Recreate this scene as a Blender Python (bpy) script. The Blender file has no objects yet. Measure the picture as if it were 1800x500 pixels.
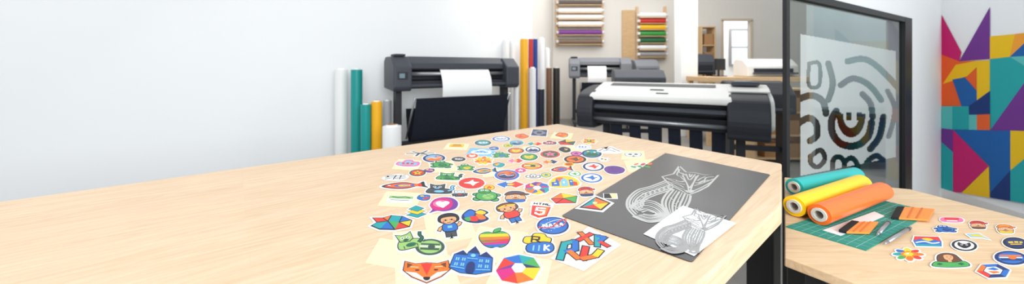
import bpy, math, random
from mathutils import Vector, Matrix
random.seed(7)
F=620.0; H=1.4; HY=120.0; T=1.0; T2=0.9
ZOOM=None
COL=bpy.context.scene.collection
def P(px,py,z=T):
    d=F*(H-z)/(py-HY); return Vector(((px-900)/F*d,d,z))
def Q(px,py,d): return Vector(((px-900)/F*d,d,H-(py-HY)/F*d))
def lin(c):
    c=c/255.0
    return c/12.92 if c<=.04045 else ((c+.055)/1.055)**2.4
def L3(c): return (lin(c[0]),lin(c[1]),lin(c[2]),1)
C=dict(w=(242,242,240),k=(34,35,40),n=(30,50,104),b=(40,106,186),l=(124,190,224),t=(30,154,160),g=(72,162,82),
 G=(36,98,72),y=(242,196,44),o=(234,114,42),r=(214,56,48),p=(232,116,162),m=(202,36,120),v=(110,56,146),
 c=(232,214,160),s=(220,164,116),B=(106,64,40),e=(134,136,140),d=(68,72,78),a=(205,208,212),h=(160,140,70),x=(58,82,70),i=(150,190,112))
MATS={}
def mat(key,rgb=None,rough=.6,metal=0.0,noise=0.0,nscale=20,spec=.4,bump=0.0):
    if key in MATS: return MATS[key]
    m=bpy.data.materials.new(key); m.use_nodes=True; nt=m.node_tree; b=nt.nodes['Principled BSDF']
    b.inputs['Roughness'].default_value=rough; b.inputs['Metallic'].default_value=metal
    b.inputs['Specular IOR Level'].default_value=spec
    b.inputs['Base Color'].default_value=L3(rgb)
    if noise:
        tc=nt.nodes.new('ShaderNodeTexCoord'); n=nt.nodes.new('ShaderNodeTexNoise'); n.inputs['Scale'].default_value=nscale; n.inputs['Detail'].default_value=5
        nt.links.new(tc.outputs['Object'],n.inputs['Vector'])
        mr=nt.nodes.new('ShaderNodeMapRange'); mr.inputs['From Min'].default_value=.3; mr.inputs['From Max'].default_value=.7
        mr.inputs['To Min'].default_value=1-noise; mr.inputs['To Max'].default_value=1.0
        nt.links.new(n.outputs['Fac'],mr.inputs['Value'])
        hs=nt.nodes.new('ShaderNodeHueSaturation'); hs.inputs['Color'].default_value=L3(rgb)
        nt.links.new(mr.outputs['Result'],hs.inputs['Value']); nt.links.new(hs.outputs['Color'],b.inputs['Base Color'])
    MATS[key]=m; return m
def cm(k): return mat('ink_'+k,C[k],.45,spec=.25)
def wood(key,c1,c2,pl=.9,pw=.055,groove=.25):
    m=bpy.data.materials.new(key); m.use_nodes=True; nt=m.node_tree; b=nt.nodes['Principled BSDF']; N=nt.nodes.new; Lk=nt.links.new
    b.inputs['Roughness'].default_value=.42; b.inputs['Specular IOR Level'].default_value=.3
    tc=N('ShaderNodeTexCoord'); br=N('ShaderNodeTexBrick')
    br.inputs['Scale'].default_value=1; br.inputs['Brick Width'].default_value=pl; br.inputs['Row Height'].default_value=pw
    br.inputs['Mortar Size'].default_value=.0005; br.inputs['Mortar Smooth'].default_value=.5; br.inputs['Bias'].default_value=-.1
    br.inputs['Color1'].default_value=(0.48,.48,.48,1); br.inputs['Color2'].default_value=(.66,.66,.66,1); br.inputs['Mortar'].default_value=(groove,groove,groove,1)
    Lk(tc.outputs['Object'],br.inputs['Vector'])
    mp=N('ShaderNodeMapping'); mp.inputs['Scale'].default_value=(.9,10,10); Lk(tc.outputs['Object'],mp.inputs['Vector'])
    n=N('ShaderNodeTexNoise'); n.inputs['Scale'].default_value=3; n.inputs['Detail'].default_value=10; n.inputs['Distortion'].default_value=3; Lk(mp.outputs['Vector'],n.inputs['Vector'])
    mx=N('ShaderNodeMix'); mx.data_type='RGBA'; mx.inputs['Factor'].default_value=.62; Lk(br.outputs['Color'],mx.inputs[6]); Lk(n.outputs['Fac'],mx.inputs[7])
    cr=N('ShaderNodeValToRGB'); cr.color_ramp.elements[0].position=.32; cr.color_ramp.elements[0].color=L3(c2); cr.color_ramp.elements[1].position=.62; cr.color_ramp.elements[1].color=L3(c1)
    Lk(mx.outputs[2],cr.inputs['Fac']); Lk(cr.outputs['Color'],b.inputs['Base Color']); MATS[key]=m; return m

class MB:
    def __init__(s): s.v=[];s.f=[];s.m=[];s.sm=[];s.ml=[]
    def mi(s,m):
        if m not in s.ml: s.ml.append(m)
        return s.ml.index(m)
    def add(s,vs,fs,m,smooth=False):
        o=len(s.v); s.v+= [Vector(v) for v in vs]
        for i,f in enumerate(fs):
            s.f.append([o+j for j in f]); s.m.append(s.mi(m)); s.sm.append(smooth if not isinstance(smooth,list) else smooth[i])
    def flat(s,pts,z,m): s.add([(p[0],p[1],z) for p in pts],[list(range(len(pts)))],m)
    def prism(s,pts,z0,z1,m,top=None):
        n=len(pts)
        a=sum(pts[i][0]*pts[(i+1)%n][1]-pts[(i+1)%n][0]*pts[i][1] for i in range(n))
        if a<0: pts=pts[::-1]
        vs=[(p[0],p[1],z0) for p in pts]+[(p[0],p[1],z1) for p in pts]
        fs=[list(range(n))[::-1],list(range(n,2*n))]+[[i,(i+1)%n,n+(i+1)%n,n+i] for i in range(n)]
        s.add(vs,fs,m)
    def box(s,x0,x1,y0,y1,z0,z1,m): s.prism([(x0,y0),(x1,y0),(x1,y1),(x0,y1)],z0,z1,m)
    def prof(s,yz,x0,x1,m,smooth=False):
        n=len(yz)
        vs=[(x0,p[0],p[1]) for p in yz]+[(x1,p[0],p[1]) for p in yz]
        fs=[list(range(n)),list(range(n,2*n))[::-1]]+[[i,n+i,n+(i+1)%n,(i+1)%n] for i in range(n)]
        s.add(vs,fs,m,[False,False]+[smooth]*n)
    def cyl(s,p0,p1,r,m,n=24,ri=0,mcap=None,r1=None):
        p0=Vector(p0);p1=Vector(p1);ax=(p1-p0).normalized(); r1=r if r1 is None else r1
        u=ax.orthogonal().normalized(); w=ax.cross(u)
        def ring(p,rr): return [p+(u*math.cos(2*math.pi*i/n)+w*math.sin(2*math.pi*i/n))*rr for i in range(n)]
        if ri:
            s.add(ring(p0,r)+ring(p1,r1),[[i,(i+1)%n,n+(i+1)%n,n+i] for i in range(n)],m,True)
            mc=mcap or m
            s.add(ring(p0,ri)+ring(p1,ri),[[i,n+i,n+(i+1)%n,(i+1)%n] for i in range(n)],mc,True)
            s.add(ring(p0,r)+ring(p0,ri),[[i,n+i,n+(i+1)%n,(i+1)%n] for i in range(n)],mc)
            s.add(ring(p1,r1)+ring(p1,ri),[[i,(i+1)%n,n+(i+1)%n,n+i] for i in range(n)],mc)
        else:
            s.add(ring(p0,r)+ring(p1,r1),[[i,(i+1)%n,n+(i+1)%n,n+i] for i in range(n)]+[list(range(n))[::-1],list(range(n,2*n))],m,[True]*n+[False,False])
    def sheet(s,prof,x0,x1,m,th=.002,n=1):
        a=[(p[0],p[1]) for p in prof]; b=[(p[0]+th,p[1]) for p in prof][::-1]
        s.prof(a+b,x0,x1,m,False)
def mk(mb,name,parent=None,loc=(0,0,0),rot=0,bevel=0,seg=2,world=False,**pr):
    me=bpy.data.meshes.new(name)
    vs=mb.v
    if world:
        M=(Matrix.Translation(loc)@Matrix.Rotation(rot,4,'Z')).inverted(); vs=[M@v for v in vs]
    me.from_pydata([tuple(v) for v in vs],[],mb.f)
    for m in mb.ml: me.materials.append(m)
    me.polygons.foreach_set('material_index',mb.m); me.polygons.foreach_set('use_smooth',mb.sm); me.update()
    o=bpy.data.objects.new(name,me); COL.objects.link(o); o.location=loc; o.rotation_euler=(0,0,rot)
    if parent: o.parent=parent
    if bevel:
        b=o.modifiers.new('bevel','BEVEL'); b.width=bevel; b.segments=seg; b.limit_method='ANGLE'; b.angle_limit=.6
    for k,v in pr.items(): o[k]=v
    return o
def top(name,label,cat,loc,rot=0,group=None):
    e=bpy.data.objects.new(name,None); COL.objects.link(e); e.empty_display_size=.1; e.location=loc; e.rotation_euler=(0,0,rot)
    e['label']=label; e['category']=cat
    if group: e['group']=group
    return e

# ---------------- materials
MW=mat('wall_paint',(244,246,247),.85,noise=.015,nscale=1.2,spec=.1)
MWC=mat('column_paint',(248,248,247),.8,spec=.1)
MWB=mat('wall_paint_back',(224,219,212),.85,noise=.03,nscale=1.5,spec=.1)
MWG=mat('wall_paint_office',(188,198,200),.85,noise=.12,nscale=1.5,spec=.1)
MF=mat('concrete_floor',(150,146,142),.5,noise=.18,nscale=2.5,spec=.3)
MBK=mat('black_steel',(24,25,28),.45,spec=.4,noise=.1,nscale=30)
MDK=mat('dark_plastic',(66,69,77),.45,spec=.4,noise=.06,nscale=12)
MDK2=mat('charcoal_plastic',(40,42,49),.5,spec=.4,noise=.06,nscale=12)
MNV=mat('navy_fabric',(34,38,50),.85,spec=.2,noise=.2,nscale=30)
MWP=mat('white_plastic',(232,230,226),.4,spec=.4,noise=.02,nscale=8)
MPP=mat('white_paper',(246,246,246),.7,spec=.2)
MAL=mat('aluminium',(170,172,176),.35,metal=.7,noise=.05)
WD=wood('maple',(228,200,168),(208,175,139),1.2,.075,.38)
WD2=wood('maple_two',(224,195,158),(203,168,128),.8,.06,.36)
WDL=wood('light_ply',(222,190,148),(196,160,116),2,.3)
MCR=mat('cream_liner',(240,228,182),.55,spec=.2)
MCARD=mat('cardboard',(176,132,88),.8,noise=.1)

# ---------------- structure
def wallbox(name,a,b,z0,z1,th,m,side=1,**k):
    a=Vector(a);b=Vector(b);d=(b-a).normalized(); n=Vector((-d.y,d.x))*side*th
    mb=MB(); mb.prism([tuple(a),tuple(b),tuple(b+n),tuple(a+n)],z0,z1,m)
    return mk(mb,name,loc=(a.x,a.y,z0),world=True,kind='structure')
mb=MB(); mb.box(-8,13,-4,13,-.1,0,MF); mk(mb,'floor',kind='structure')
WA=Vector((-7.5,1.28)); WB=Vector((.4,7.1))
wallbox('wall_left',WA,WB,0,4.2,.2,MW,1)
wallbox('wall_return',WB,(1.13,9.74),0,4.2,.2,MWB,1)
d=(WB-WA).normalized(); n=Vector((d.y,-d.x))
mb=MB(); mb.prism([tuple(WA+n*.002),tuple(WB+n*.002),tuple(WB+n*.015),tuple(WA+n*.015)],0,.1,MWP); mk(mb,'baseboard_left',loc=(WA.x,WA.y,0),world=True,kind='structure')
YB=9.74
xa=(1268-900)/F*YB; xb=(1322-900)/F*YB; zt=H+84/F*YB
mb=MB()
mb.box(.9,xa,YB,YB+.2,0,4.2,MWB); mb.box(xb,12,YB,YB+.2,0,4.2,MWB); mb.box(xa,xb,YB,YB+.2,zt,4.2,MWB)
mk(mb,'wall_back',loc=(0,YB,0),world=True,kind='structure')
mb=MB(); mb.box(4.5,9.5,11.8,12,0,4.2,MW); mk(mb,'wall_corridor',loc=(7,11.8,0),world=True,kind='structure')
mb=MB(); MTR=mat('door_trim',(206,190,168),.6)
mb.box(xa-.0,xa+.05,YB-.03,YB-.002,0,zt,MTR); mb.box(xb-.05,xb,YB-.03,YB-.002,0,zt,MTR); mb.box(xa,xb,YB-.03,YB-.002,zt-.02,zt+.05,MTR); mk(mb,'trim_1',loc=(xa,YB,0),world=True,kind='structure')
win=bpy.data.objects.new('window_1',None); COL.objects.link(win); win['kind']='structure'; win.location=(7.6,11.75,2.1)
mb=MB()
for a in [(-.35,.35,-.03,.03,-.62,-.56),(-.35,.35,-.03,.03,.56,.62),(-.35,-.29,-.03,.03,-.56,.56),(.29,.35,-.03,.03,-.56,.56),(-.29,.29,-.02,.02,-.02,.02)]: mb.box(*a,mat('window_grey',(150,150,150)))
mk(mb,'window_frame',win)
mg=bpy.data.materials.new('window_daylight'); mg.use_nodes=True; bb=mg.node_tree.nodes['Principled BSDF']; bb.inputs['Base Color'].default_value=(.5,.6,.65,1); bb.inputs['Emission Color'].default_value=(.9,.97,1,1); bb.inputs['Emission Strength'].default_value=.7
mb=MB(); mb.box(-.29,.29,-.005,.005,-.56,.56,mg); mk(mb,'window_pane',win)
mb=MB(); mb.box(5.3,9.8,6.2,6.35,0,4.2,MWG); mk(mb,'wall_office',loc=(5.3,6.2,0),world=True,kind='structure')
dcol=7.2; x0=(1197-900)/F*dcol; x1=(1227-900)/F*dcol
mb=MB(); mb.box(x0,x1,dcol,dcol+.3,0,4.2,MWC); mk(mb,'wall_column',loc=(x0,dcol,0),world=True,kind='structure',bevel=.01)

# partition + mural wall
PL=Vector((1.545,2.01)); PR=Vector((3.636,3.23))
def onwall(px,py,A,B,off=0):
    k=(px-900)/F; D=B-A; nrm=Vector((D.y,-D.x)).normalized(); A=A+nrm*off
    t=(k*A.y-A.x)/(D.x-k*D.y); p=A+D*t
    return Vector((p.x,p.y,H-(py-HY)/F*p.y))
pc=onwall(1655,120,PL,PR); PC=Vector((pc.x,pc.y))
ZT=H+87/F*PR.y
u=(PR-PL).normalized(); nb=Vector((-u.y,u.x))
mb=MB()
mb.prism([tuple(PR),tuple(PC),tuple(PC+nb*.15),tuple(PR+nb*.15)],0,4.2,MW)
mb.prism([tuple(PL),tuple(PR),tuple(PR+nb*.15),tuple(PL+nb*.15)],ZT,4.2,MW)
mk(mb,'wall_partition',loc=(PR.x,PR.y,0),world=True,kind='structure')
kk=(1800-900)/F; MC=PC; MD=Vector((kk*3.15,3.15)); md=(MD-MC).normalized(); ME=MC+md*2.6
wallbox('wall_right',MC,ME,0,4.2,.2,MW,1)
nn=Vector((md.y,-md.x))
Lw=(PR-PL).length; ang=math.atan2(u.y,u.x)
door=bpy.data.objects.new('window_2',None); COL.objects.link(door); door.location=(PL.x,PL.y,0); door.rotation_euler=(0,0,ang); door['kind']='structure'
door['label']='black framed interior glass panel with frosted film design'
jl=.04; jr=.2
for nm,a in (('frame_jamb',(0,jl,-.018,.004,0,ZT)),('frame_jamb',(Lw-jr,Lw,-.02,.02,0,ZT)),('frame_header',(jl,Lw-jr,-.018,.02,ZT-.045,ZT)),('frame_sill',(jl,Lw-jr,-.018,.02,0,.08))):
    mb=MB(); mb.box(*a,MBK); mk(mb,nm,door,bevel=.002)
gl=bpy.data.materials.new('tinted_glass'); gl.use_nodes=True; nt=gl.node_tree; nt.nodes.remove(nt.nodes['Principled BSDF'])
tr=nt.nodes.new('ShaderNodeBsdfTransparent'); tr.inputs['Color'].default_value=(.6,.65,.65,1); gs=nt.nodes.new('ShaderNodeBsdfGlossy'); gs.inputs['Roughness'].default_value=.04
fr=nt.nodes.new('ShaderNodeLayerWeight'); fr.inputs['Blend'].default_value=.12; mx=nt.nodes.new('ShaderNodeMixShader')
nt.links.new(fr.outputs['Fresnel'],mx.inputs[0]); nt.links.new(tr.outputs[0],mx.inputs[1]); nt.links.new(gs.outputs[0],mx.inputs[2]); nt.links.new(mx.outputs[0],nt.nodes['Material Output'].inputs[0])
mb=MB(); mb.add([(jl,.002,.08),(Lw-jr,.002,.08),(Lw-jr,.002,ZT-.045),(jl,.002,ZT-.045)],[[0,1,2,3]],gl); mk(mb,'glass_pane',door)
fz=bpy.data.materials.new('frosted_film'); fz.use_nodes=True; nt=fz.node_tree; bs=nt.nodes['Principled BSDF']; bs.inputs['Base Color'].default_value=L3((208,215,214)); bs.inputs['Roughness'].default_value=.8
tr=nt.nodes.new('ShaderNodeBsdfTransparent'); mx=nt.nodes.new('ShaderNodeMixShader'); mx.inputs[0].default_value=.62
nt.links.new(tr.outputs[0],mx.inputs[1]); nt.links.new(bs.outputs[0],mx.inputs[2]); nt.links.new(mx.outputs[0],nt.nodes['Material Output'].inputs[0])
def cat(pts,closed=False,n=6):
    out=[];N=len(pts)
    rng=N if closed else N-1
    for i in range(rng):
        g=lambda j: pts[j%N] if closed else pts[max(0,min(N-1,j))]
        p0,p1,p2,p3=g(i-1),g(i),g(i+1),g(i+2)
        for k in range(n):
            t=k/n
            out.append(tuple(.5*((2*p1[q])+(-p0[q]+p2[q])*t+(2*p0[q]-5*p1[q]+4*p2[q]-p3[q])*t*t+(-p0[q]+3*p1[q]-3*p2[q]+p3[q])*t**3) for q in (0,1)))
    if not closed: out.append(tuple(pts[-1]))
    return out
neg=[([(1422,112),(1422,150),(1440,150),(1440,112),(1422,112)],3.4),([(1400,176),(1426,168),(1446,178),(1452,200)],6),([(1400,220),(1420,208),(1434,216),(1436,238),(1424,248)],6),
([(1456,112),(1464,146),(1456,176)],5.5),([(1470,196),(1462,212),(1464,236),(1480,254),(1506,256),(1526,240),(1532,216)],6.5),
([(1534,206),(1530,182),(1516,166)],5.5),([(1478,150),(1500,138),(1528,150),(1549,176)],5.5),([(1553,206),(1546,240),(1530,262)],6),
([(1490,108),(1520,104),(1548,122),(1580,156)],5.5),([(1560,160),(1572,186),(1570,214),(1562,240)],4.5),
([(1424,276),(1442,264),(1450,280),(1438,294),(1426,288),(1424,276)],4.4),([(1464,316),(1464,284),(1474,276),(1484,286),(1484,316)],4.6),([(1484,286),(1496,278),(1506,288),(1506,310)],4.6),([(1522,304),(1524,286),(1540,274),(1552,282)],5)]
segs=[]
for pts,w in neg:
    c=cat(pts,n=4)
    for i in range(len(c)-1): segs.append((c[i],c[i+1],w))
def clear(x,y):
    e=((x-1496)/25)**2+((y-204)/38)**2
    if e<1 and y>200 and e>.3: return True
    if 1474<x<1518 and 198<y<212 and (int((x-1470)/9)%2==0): return True
    for a,b,w in segs:
        dx,dy=b[0]-a[0],b[1]-a[1]; l=dx*dx+dy*dy+1e-9
        t=max(0,min(1,((x-a[0])*dx+(y-a[1])*dy)/l)); ex=x-a[0]-t*dx; ey=y-a[1]-t*dy
        if ex*ex+ey*ey<w*w: return True
    return False
mb=MB(); st=1.3; idx={}; vs=[];fs=[]
def vid(i,j):
    if (i,j) not in idx:
        idx[(i,j)]=len(vs); vs.append(onwall(1407+i*st,56+j*st,PL,PR,.004))
    return idx[(i,j)]
for i in range(int(168/st)):
    for j in range(int(256/st)):
        x=1407+(i+.5)*st; y=56+(j+.5)*st
        if y<60+(x-1407)*.18 or y>310-(x-1407)*.2: continue
        if clear(x,y): continue
        fs.append([vid(i,j),vid(i+1,j),vid(i+1,j+1),vid(i,j+1)])
mb.add(vs,fs,fz)
o=mk(mb,'frosted_film',None,loc=(PL.x,PL.y,0),rot=ang,world=True); o.location=(0,0,0); o.rotation_euler=(0,0,0); o.parent=door; o['label']='frosted vinyl film with cut curved band pattern'

# mural
def mcol(k,rgb): return mat('mural_'+k,rgb,.6,noise=.03,nscale=3)
MU=dict(m=mcol('magenta',(206,24,112)),o=mcol('orange',(240,100,40)),y=mcol('yellow',(248,200,20)),v=mcol('purple',(116,52,146)),t=mcol('teal',(30,170,172)),
 n=mcol('navy',(18,54,120)),b=mcol('blue',(16,98,172)),l=mcol('aqua',(96,196,192)),w=mcol('white',(238,238,238)),q=mcol('amber',(250,164,50)))
def arcp(cx,cy,rx,ry,a0,a1,n=14): return [(cx,cy)]+[(cx+rx*math.cos(math.radians(a0+(a1-a0)*i/n)),cy-ry*math.sin(math.radians(a0+(a1-a0)*i/n))) for i in range(n+1)]
mur=[('o',[(1655,78),(1688,108),(1740,106),(1740,165),(1718,187),(1655,187)]),('m',[(1655,26),(1690,92),(1686,108),(1655,96)]),
('v',[(1740,12),(1686,108),(1740,104)]),('y',[(1657,148),(1680,114),(1717,107),(1717,118),(1700,134)]),
('b',[(1674,140),(1696,136),(1717,160),(1717,187),(1690,187)]),
('y',[(1717,107),(1740,106),(1740,160),(1717,180)]),
('y',[(1740,64),(1784,60),(1775,100),(1740,104)]),('q',[(1784,60),(1860,50),(1860,80),(1775,100)]),('b',[(1775,100),(1860,20),(1860,96)]),
('t',[(1740,104),(1775,100),(1860,150),(1740,229)]),('l',[(1775,100),(1860,96),(1860,152)]),
('v',[(1816,124),(1740,230),(1860,232),(1860,150)]),
('t',[(1674,187),(1703,187),(1703,228),(1674,228)]),('l',[(1655,187),(1674,187),(1674,228),(1655,226)]),
('n',[(1703,187),(1740,160),(1740,202),(1703,202)]),('l',[(1703,202),(1717,202),(1717,229),(1703,229)]),('o',[(1717,202),(1740,201),(1740,229),(1717,229)]),
('b',[(1675,228),(1740,229),(1740,293)]),('m',[(1675,228),(1738,293),(1690,339),(1675,338)]),
('v',[(1655,226),(1675,228),(1675,268),(1655,250)]),('t',[(1655,335),(1655,250),(1675,268),(1675,338)]),
('y',[(1738,293),(1740,348),(1690,340)]),
('b',[(1740,230),(1776,230),(1776,300),(1740,340)]),('y',[(1776,230),(1860,232),(1776,300)]),('o',[(1860,232),(1860,335),(1800,280)]),
('n',[(1740,340),(1776,300),(1776,354),(1740,348)]),('t',[(1776,300),(1800,280),(1860,335),(1860,368),(1776,354)])]
mb=MB()
for i,(k,pts) in enumerate(mur):
    ps=[onwall(x,y,MC,MD,.004+i*.0006) for x,y in pts]
    mb.add(ps,[list(range(len(ps)))],MU[k])
mk(mb,'wall_mural',loc=tuple(onwall(1740,200,MC,MD,.003)),world=True,label='multicolour geometric mural painted on white wall',category='mural')
mb=MB(); a=MC+nn*.002; b=ME+nn*.002; mb.prism([tuple(a),tuple(b),tuple(b+nn*.015),tuple(a+nn*.015)],0,.1,MWP); mk(mb,'baseboard_right',loc=(a.x,a.y,0),world=True,kind='structure')

# ---------------- tables
A=P(980,218); U=(P(980,218)-P(0,355)).normalized(); angT=math.atan2(U.y,U.x)
far=A-U*3.6
n1=P(1374,288); n2=P(1374,362); V=(n2-P(1230,500)).normalized(); nr=n2-V*3.2
tb=top('worktable','long light maple butcher block worktable with black steel legs','table',(A.x,A.y,0),angT)
IM=(Matrix.Translation((A.x,A.y,0))@Matrix.Rotation(angT,4,'Z')).inverted()
def loc2(p): q=IM@Vector((p.x,p.y,0)); return (q.x,q.y)
poly_t=[loc2(p) for p in (far,nr,n2,n1,A)]
mb=MB(); mb.prism(poly_t,T-.055,T,WD); mk(mb,'tabletop',tb,bevel=.006,seg=3)
def leg(x,y,w,zt,par):
    mb=MB(); mb.box(x-w/2,x+w/2,y-w/2,y+w/2,0,zt,MBK); mk(mb,'leg',par,bevel=.004)
lg=Q(1342,400,1.15); l1=loc2(lg); leg(l1[0],l1[1],.075,T-.055,tb)
leg(-.12,-.1,.085,T-.055,tb); leg(-3.3,-.15,.085,T-.055,tb); leg(-3.0,l1[1],.085,T-.055,tb)
mb=MB(); mb.box(-3.0,l1[0],l1[1]-.02,l1[1]+.02,T-.12,T-.06,MBK); mb.box(-3.3,-.12,-.14,-.1,T-.13,T-.06,MBK); mk(mb,'apron_rail',tb)

K=P(1600,333,T2); Lp=P(1379,312,T2); q1=P(1379,452,T2); q2=P(1500,497,T2)
e1=(P(1800,385,T2)-K).normalized(); K2=K+e1*1.0; q3=q2+(q2-q1).normalized()*.35
tb2=top('worktable','light wooden worktable with cutting mat and stickers','table',(K.x,K.y,0),0)
mb=MB(); mb.prism([(p.x-K.x,p.y-K.y) for p in (Lp,q1,q2,q3,K2,K)],T2-.026,T2,WD2); mk(mb,'tabletop',tb2,bevel=.003)
def leg2(p,w=.06):
    mb=MB(); x,y=p.x-K.x,p.y-K.y; mb.box(x-w/2,x+w/2,y-w/2,y+w/2,0,T2-.026,MBK); mk(mb,'leg',tb2,bevel=.004)
lq=Q(1418,470,.97); leg2(lq); leg2(K+Vector((-.12,-.1,0))); leg2(K2+Vector((-.1,.08,0))); leg2(q3+Vector((.1,.06,0)))
mb=MB(); a=Vector((lq.x-K.x,lq.y-K.y,0)); bq=q3+Vector((.1,.06,0)); b=Vector((bq.x-K.x,bq.y-K.y,0)); mb.cyl(a+Vector((0,0,T2-.05)),b+Vector((0,0,T2-.05)),.02,MBK,8); mk(mb,'apron_rail',tb2)

# ---------------- shapes DSL for stickers
def E(x,y,rx,ry=None,n=24,rot=0,a0=0,a1=360):
    ry=rx if ry is None else ry; r=math.radians(rot); out=[]
    m=n if a1-a0>=360 else n+1
    for i in range(m):
        a=math.radians(a0+(a1-a0)*i/n); X=rx*math.cos(a);Y=ry*math.sin(a)
        out.append((x+X*math.cos(r)-Y*math.sin(r),y+X*math.sin(r)+Y*math.cos(r)))
    return out
def R(x,y,w,h,rot=0):
    r=math.radians(rot); return [(x+a*w*math.cos(r)-b*h*math.sin(r),y+a*w*math.sin(r)+b*h*math.cos(r)) for a,b in ((-1,-1),(1,-1),(1,1),(-1,1))]
def S(pts,w):
    Lf=[];Rt=[];N=len(pts)
    for i in range(N):
        a=pts[max(0,i-1)];b=pts[min(N-1,i+1)]; dx,dy=b[0]-a[0],b[1]-a[1]; l=math.hypot(dx,dy) or 1
        Lf.append((pts[i][0]-dy/l*w/2,pts[i][1]+dx/l*w/2)); Rt.append((pts[i][0]+dy/l*w/2,pts[i][1]-dx/l*w/2))
    return Lf+Rt[::-1]
def area(p): return sum(p[i][0]*p[(i+1)%len(p)][1]-p[(i+1)%len(p)][0]*p[i][1] for i in range(len(p)))
def off(pts,w):
    if area(pts)<0: pts=pts[::-1]
    N=len(pts);out=[]
    for i in range(N):
        a,b,c=pts[i-1],pts[i],pts[(i+1)%N]
        d1=(b[0]-a[0],b[1]-a[1]);d2=(c[0]-b[0],c[1]-b[1]);l1=math.hypot(*d1) or 1e-6;l2=math.hypot(*d2) or 1e-6
        n1_=(d1[1]/l1,-d1[0]/l1);n2_=(d2[1]/l2,-d2[0]/l2);nx,ny=n1_[0]+n2_[0],n1_[1]+n2_[1];l=math.hypot(nx,ny)
        if l<.4: nx,ny,k=n1_[0],n1_[1],1.0
        else:
            nx/=l;ny/=l;k=min(1.6,1/max(.3,nx*n1_[0]+ny*n1_[1]))
        out.append((b[0]+nx*w*k,b[1]+ny*w*k))
    return out
def sm(p,n=5): return cat(p,True,n)
def so(p,n=5): return cat(p,False,n)
def ol(c,p,w=.06): return [('k',off(p,w)),(c,p)]
def star(x,y,r,ri,n,rot=90):
    return [(x+(r if i%2==0 else ri)*math.cos(math.radians(rot+180*i/n)),y+(r if i%2==0 else ri)*math.sin(math.radians(rot+180*i/n))) for i in range(2*n)]
GL={'H':[[(0,0),(0,1)],[(1,0),(1,1)],[(0,.5),(1,.5)]],'T':[[(0,1),(1,1)],[(.5,0),(.5,1)]],'M':[[(0,0),(0,1),(.5,.4),(1,1),(1,0)]],'L':[[(0,1),(0,0),(1,0)]],
'N':[[(0,0),(0,1),(1,0),(1,1)]],'A':[[(0,0),(.5,1),(1,0)],[(.2,.35),(.8,.35)]],
'S':[[(1,.9),(.3,1),(0,.75),(.3,.52),(.8,.45),(1,.2),(.7,0),(0,.1)]]}
def txt(s,x,y,w,h,c,t=.06):
    out=[];cw=w/len(s)
    for i,ch in enumerate(s):
        for stk in GL[ch]: 
            for j in range(len(stk)-1):
                p,q=stk[j],stk[j+1]; out.append((c,S([(x+i*cw+p[0]*cw*.68,y+p[1]*h),(x+i*cw+q[0]*cw*.68,y+q[1]*h)],t)))
    return out
def eyes(x,y,dx,r=.07): return [('w',E(x-dx,y,r*1.4)),('w',E(x+dx,y,r*1.4)),('k',E(x-dx,y,r*.8)),('k',E(x+dx,y,r*.8))]
def badge(c1,c2,c3,mot='mount'):
    s=[(c1,E(0,0,1)),(c2,E(0,0,.78))]
    if mot=='mount': s+=[(c3,[(-.7,-.3),(-.25,.35),(0,0),(.3,.5),(.72,-.3),(.4,-.62),(-.4,-.62)]),('w',[(.14,.28),(.3,.5),(.46,.24),(.3,.16)]),('y',E(-.35,.45,.13))]
    if mot=='star': s+=[(c3,star(0,0,.62,.28,5)),(c1,E(0,0,.16))]
    if mot=='face': s+=[(c3,sm([(-.5,-.1),(-.45,.5),(-.15,.25),(.15,.25),(.45,.5),(.5,-.1),(0,-.55)]))]+eyes(0,.05,.2)+[('k',E(0,-.2,.07,.05))]
    if mot=='stripe': s+=[(c3,R(0,.3,.66,.1)),('w',R(0,.02,.7,.07)),(c1,R(0,-.28,.64,.12)),(c3,E(.1,0,.25))]
    if mot=='wave': s+=[(c3,sm([(-.7,-.1),(-.3,.25),(.1,0),(.5,.35),(.72,.0),(.4,-.6),(-.4,-.6)])),('w',S(so([(-.6,-.15),(-.2,.08),(.1,-.15),(.6,.1)]),.08)),('r',E(.2,.4,.14))]
    if mot=='text': s+=[(c3,R(-.35,.12,.2,.13,4)),(c3,R(.1,.14,.16,.13)),(c3,R(.46,.1,.12,.13)),(c3,R(0,-.22,.45,.07)),(c1,S(so([(-.5,-.42),(0,-.5),(.5,-.42)]),.06))]
    if mot=='bird': s+=[(c3,sm([(-.6,0),(-.2,.2),(.1,.55),(.2,.2),(.6,.15),(.35,-.1),(.1,-.5),(-.1,-.2)])),('w',E(.3,.12,.06))]
    return s,1
def turtle(c,c2):
    s=[]
    for p in (E(-.6,-.45,.26,.2),E(.6,-.45,.26,.2),E(-.72,.15,.24,.16),E(.72,.15,.24,.16),sm([(-.62,-.35),(-.68,.25),(-.3,.55),(.3,.55),(.68,.25),(.62,-.35),(0,-.62)]),E(-.2,.65,.42,.3)): s+=ol(c,p,.07)
    s+=[(c2,E(.12,-.1,.4,.34)),(c,S([(-.2,-.3),(.4,.15)],.06)),(c,S([(.4,-.3),(-.1,.2)],.06)),('w',E(-.38,.75,.12)),('w',E(-.04,.75,.12)),('k',E(-.37,.75,.06)),('k',E(-.03,.75,.06)),('k',S(so([(-.38,.55),(-.2,.48),(-.02,.56)]),.05))]
    return s,12
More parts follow.
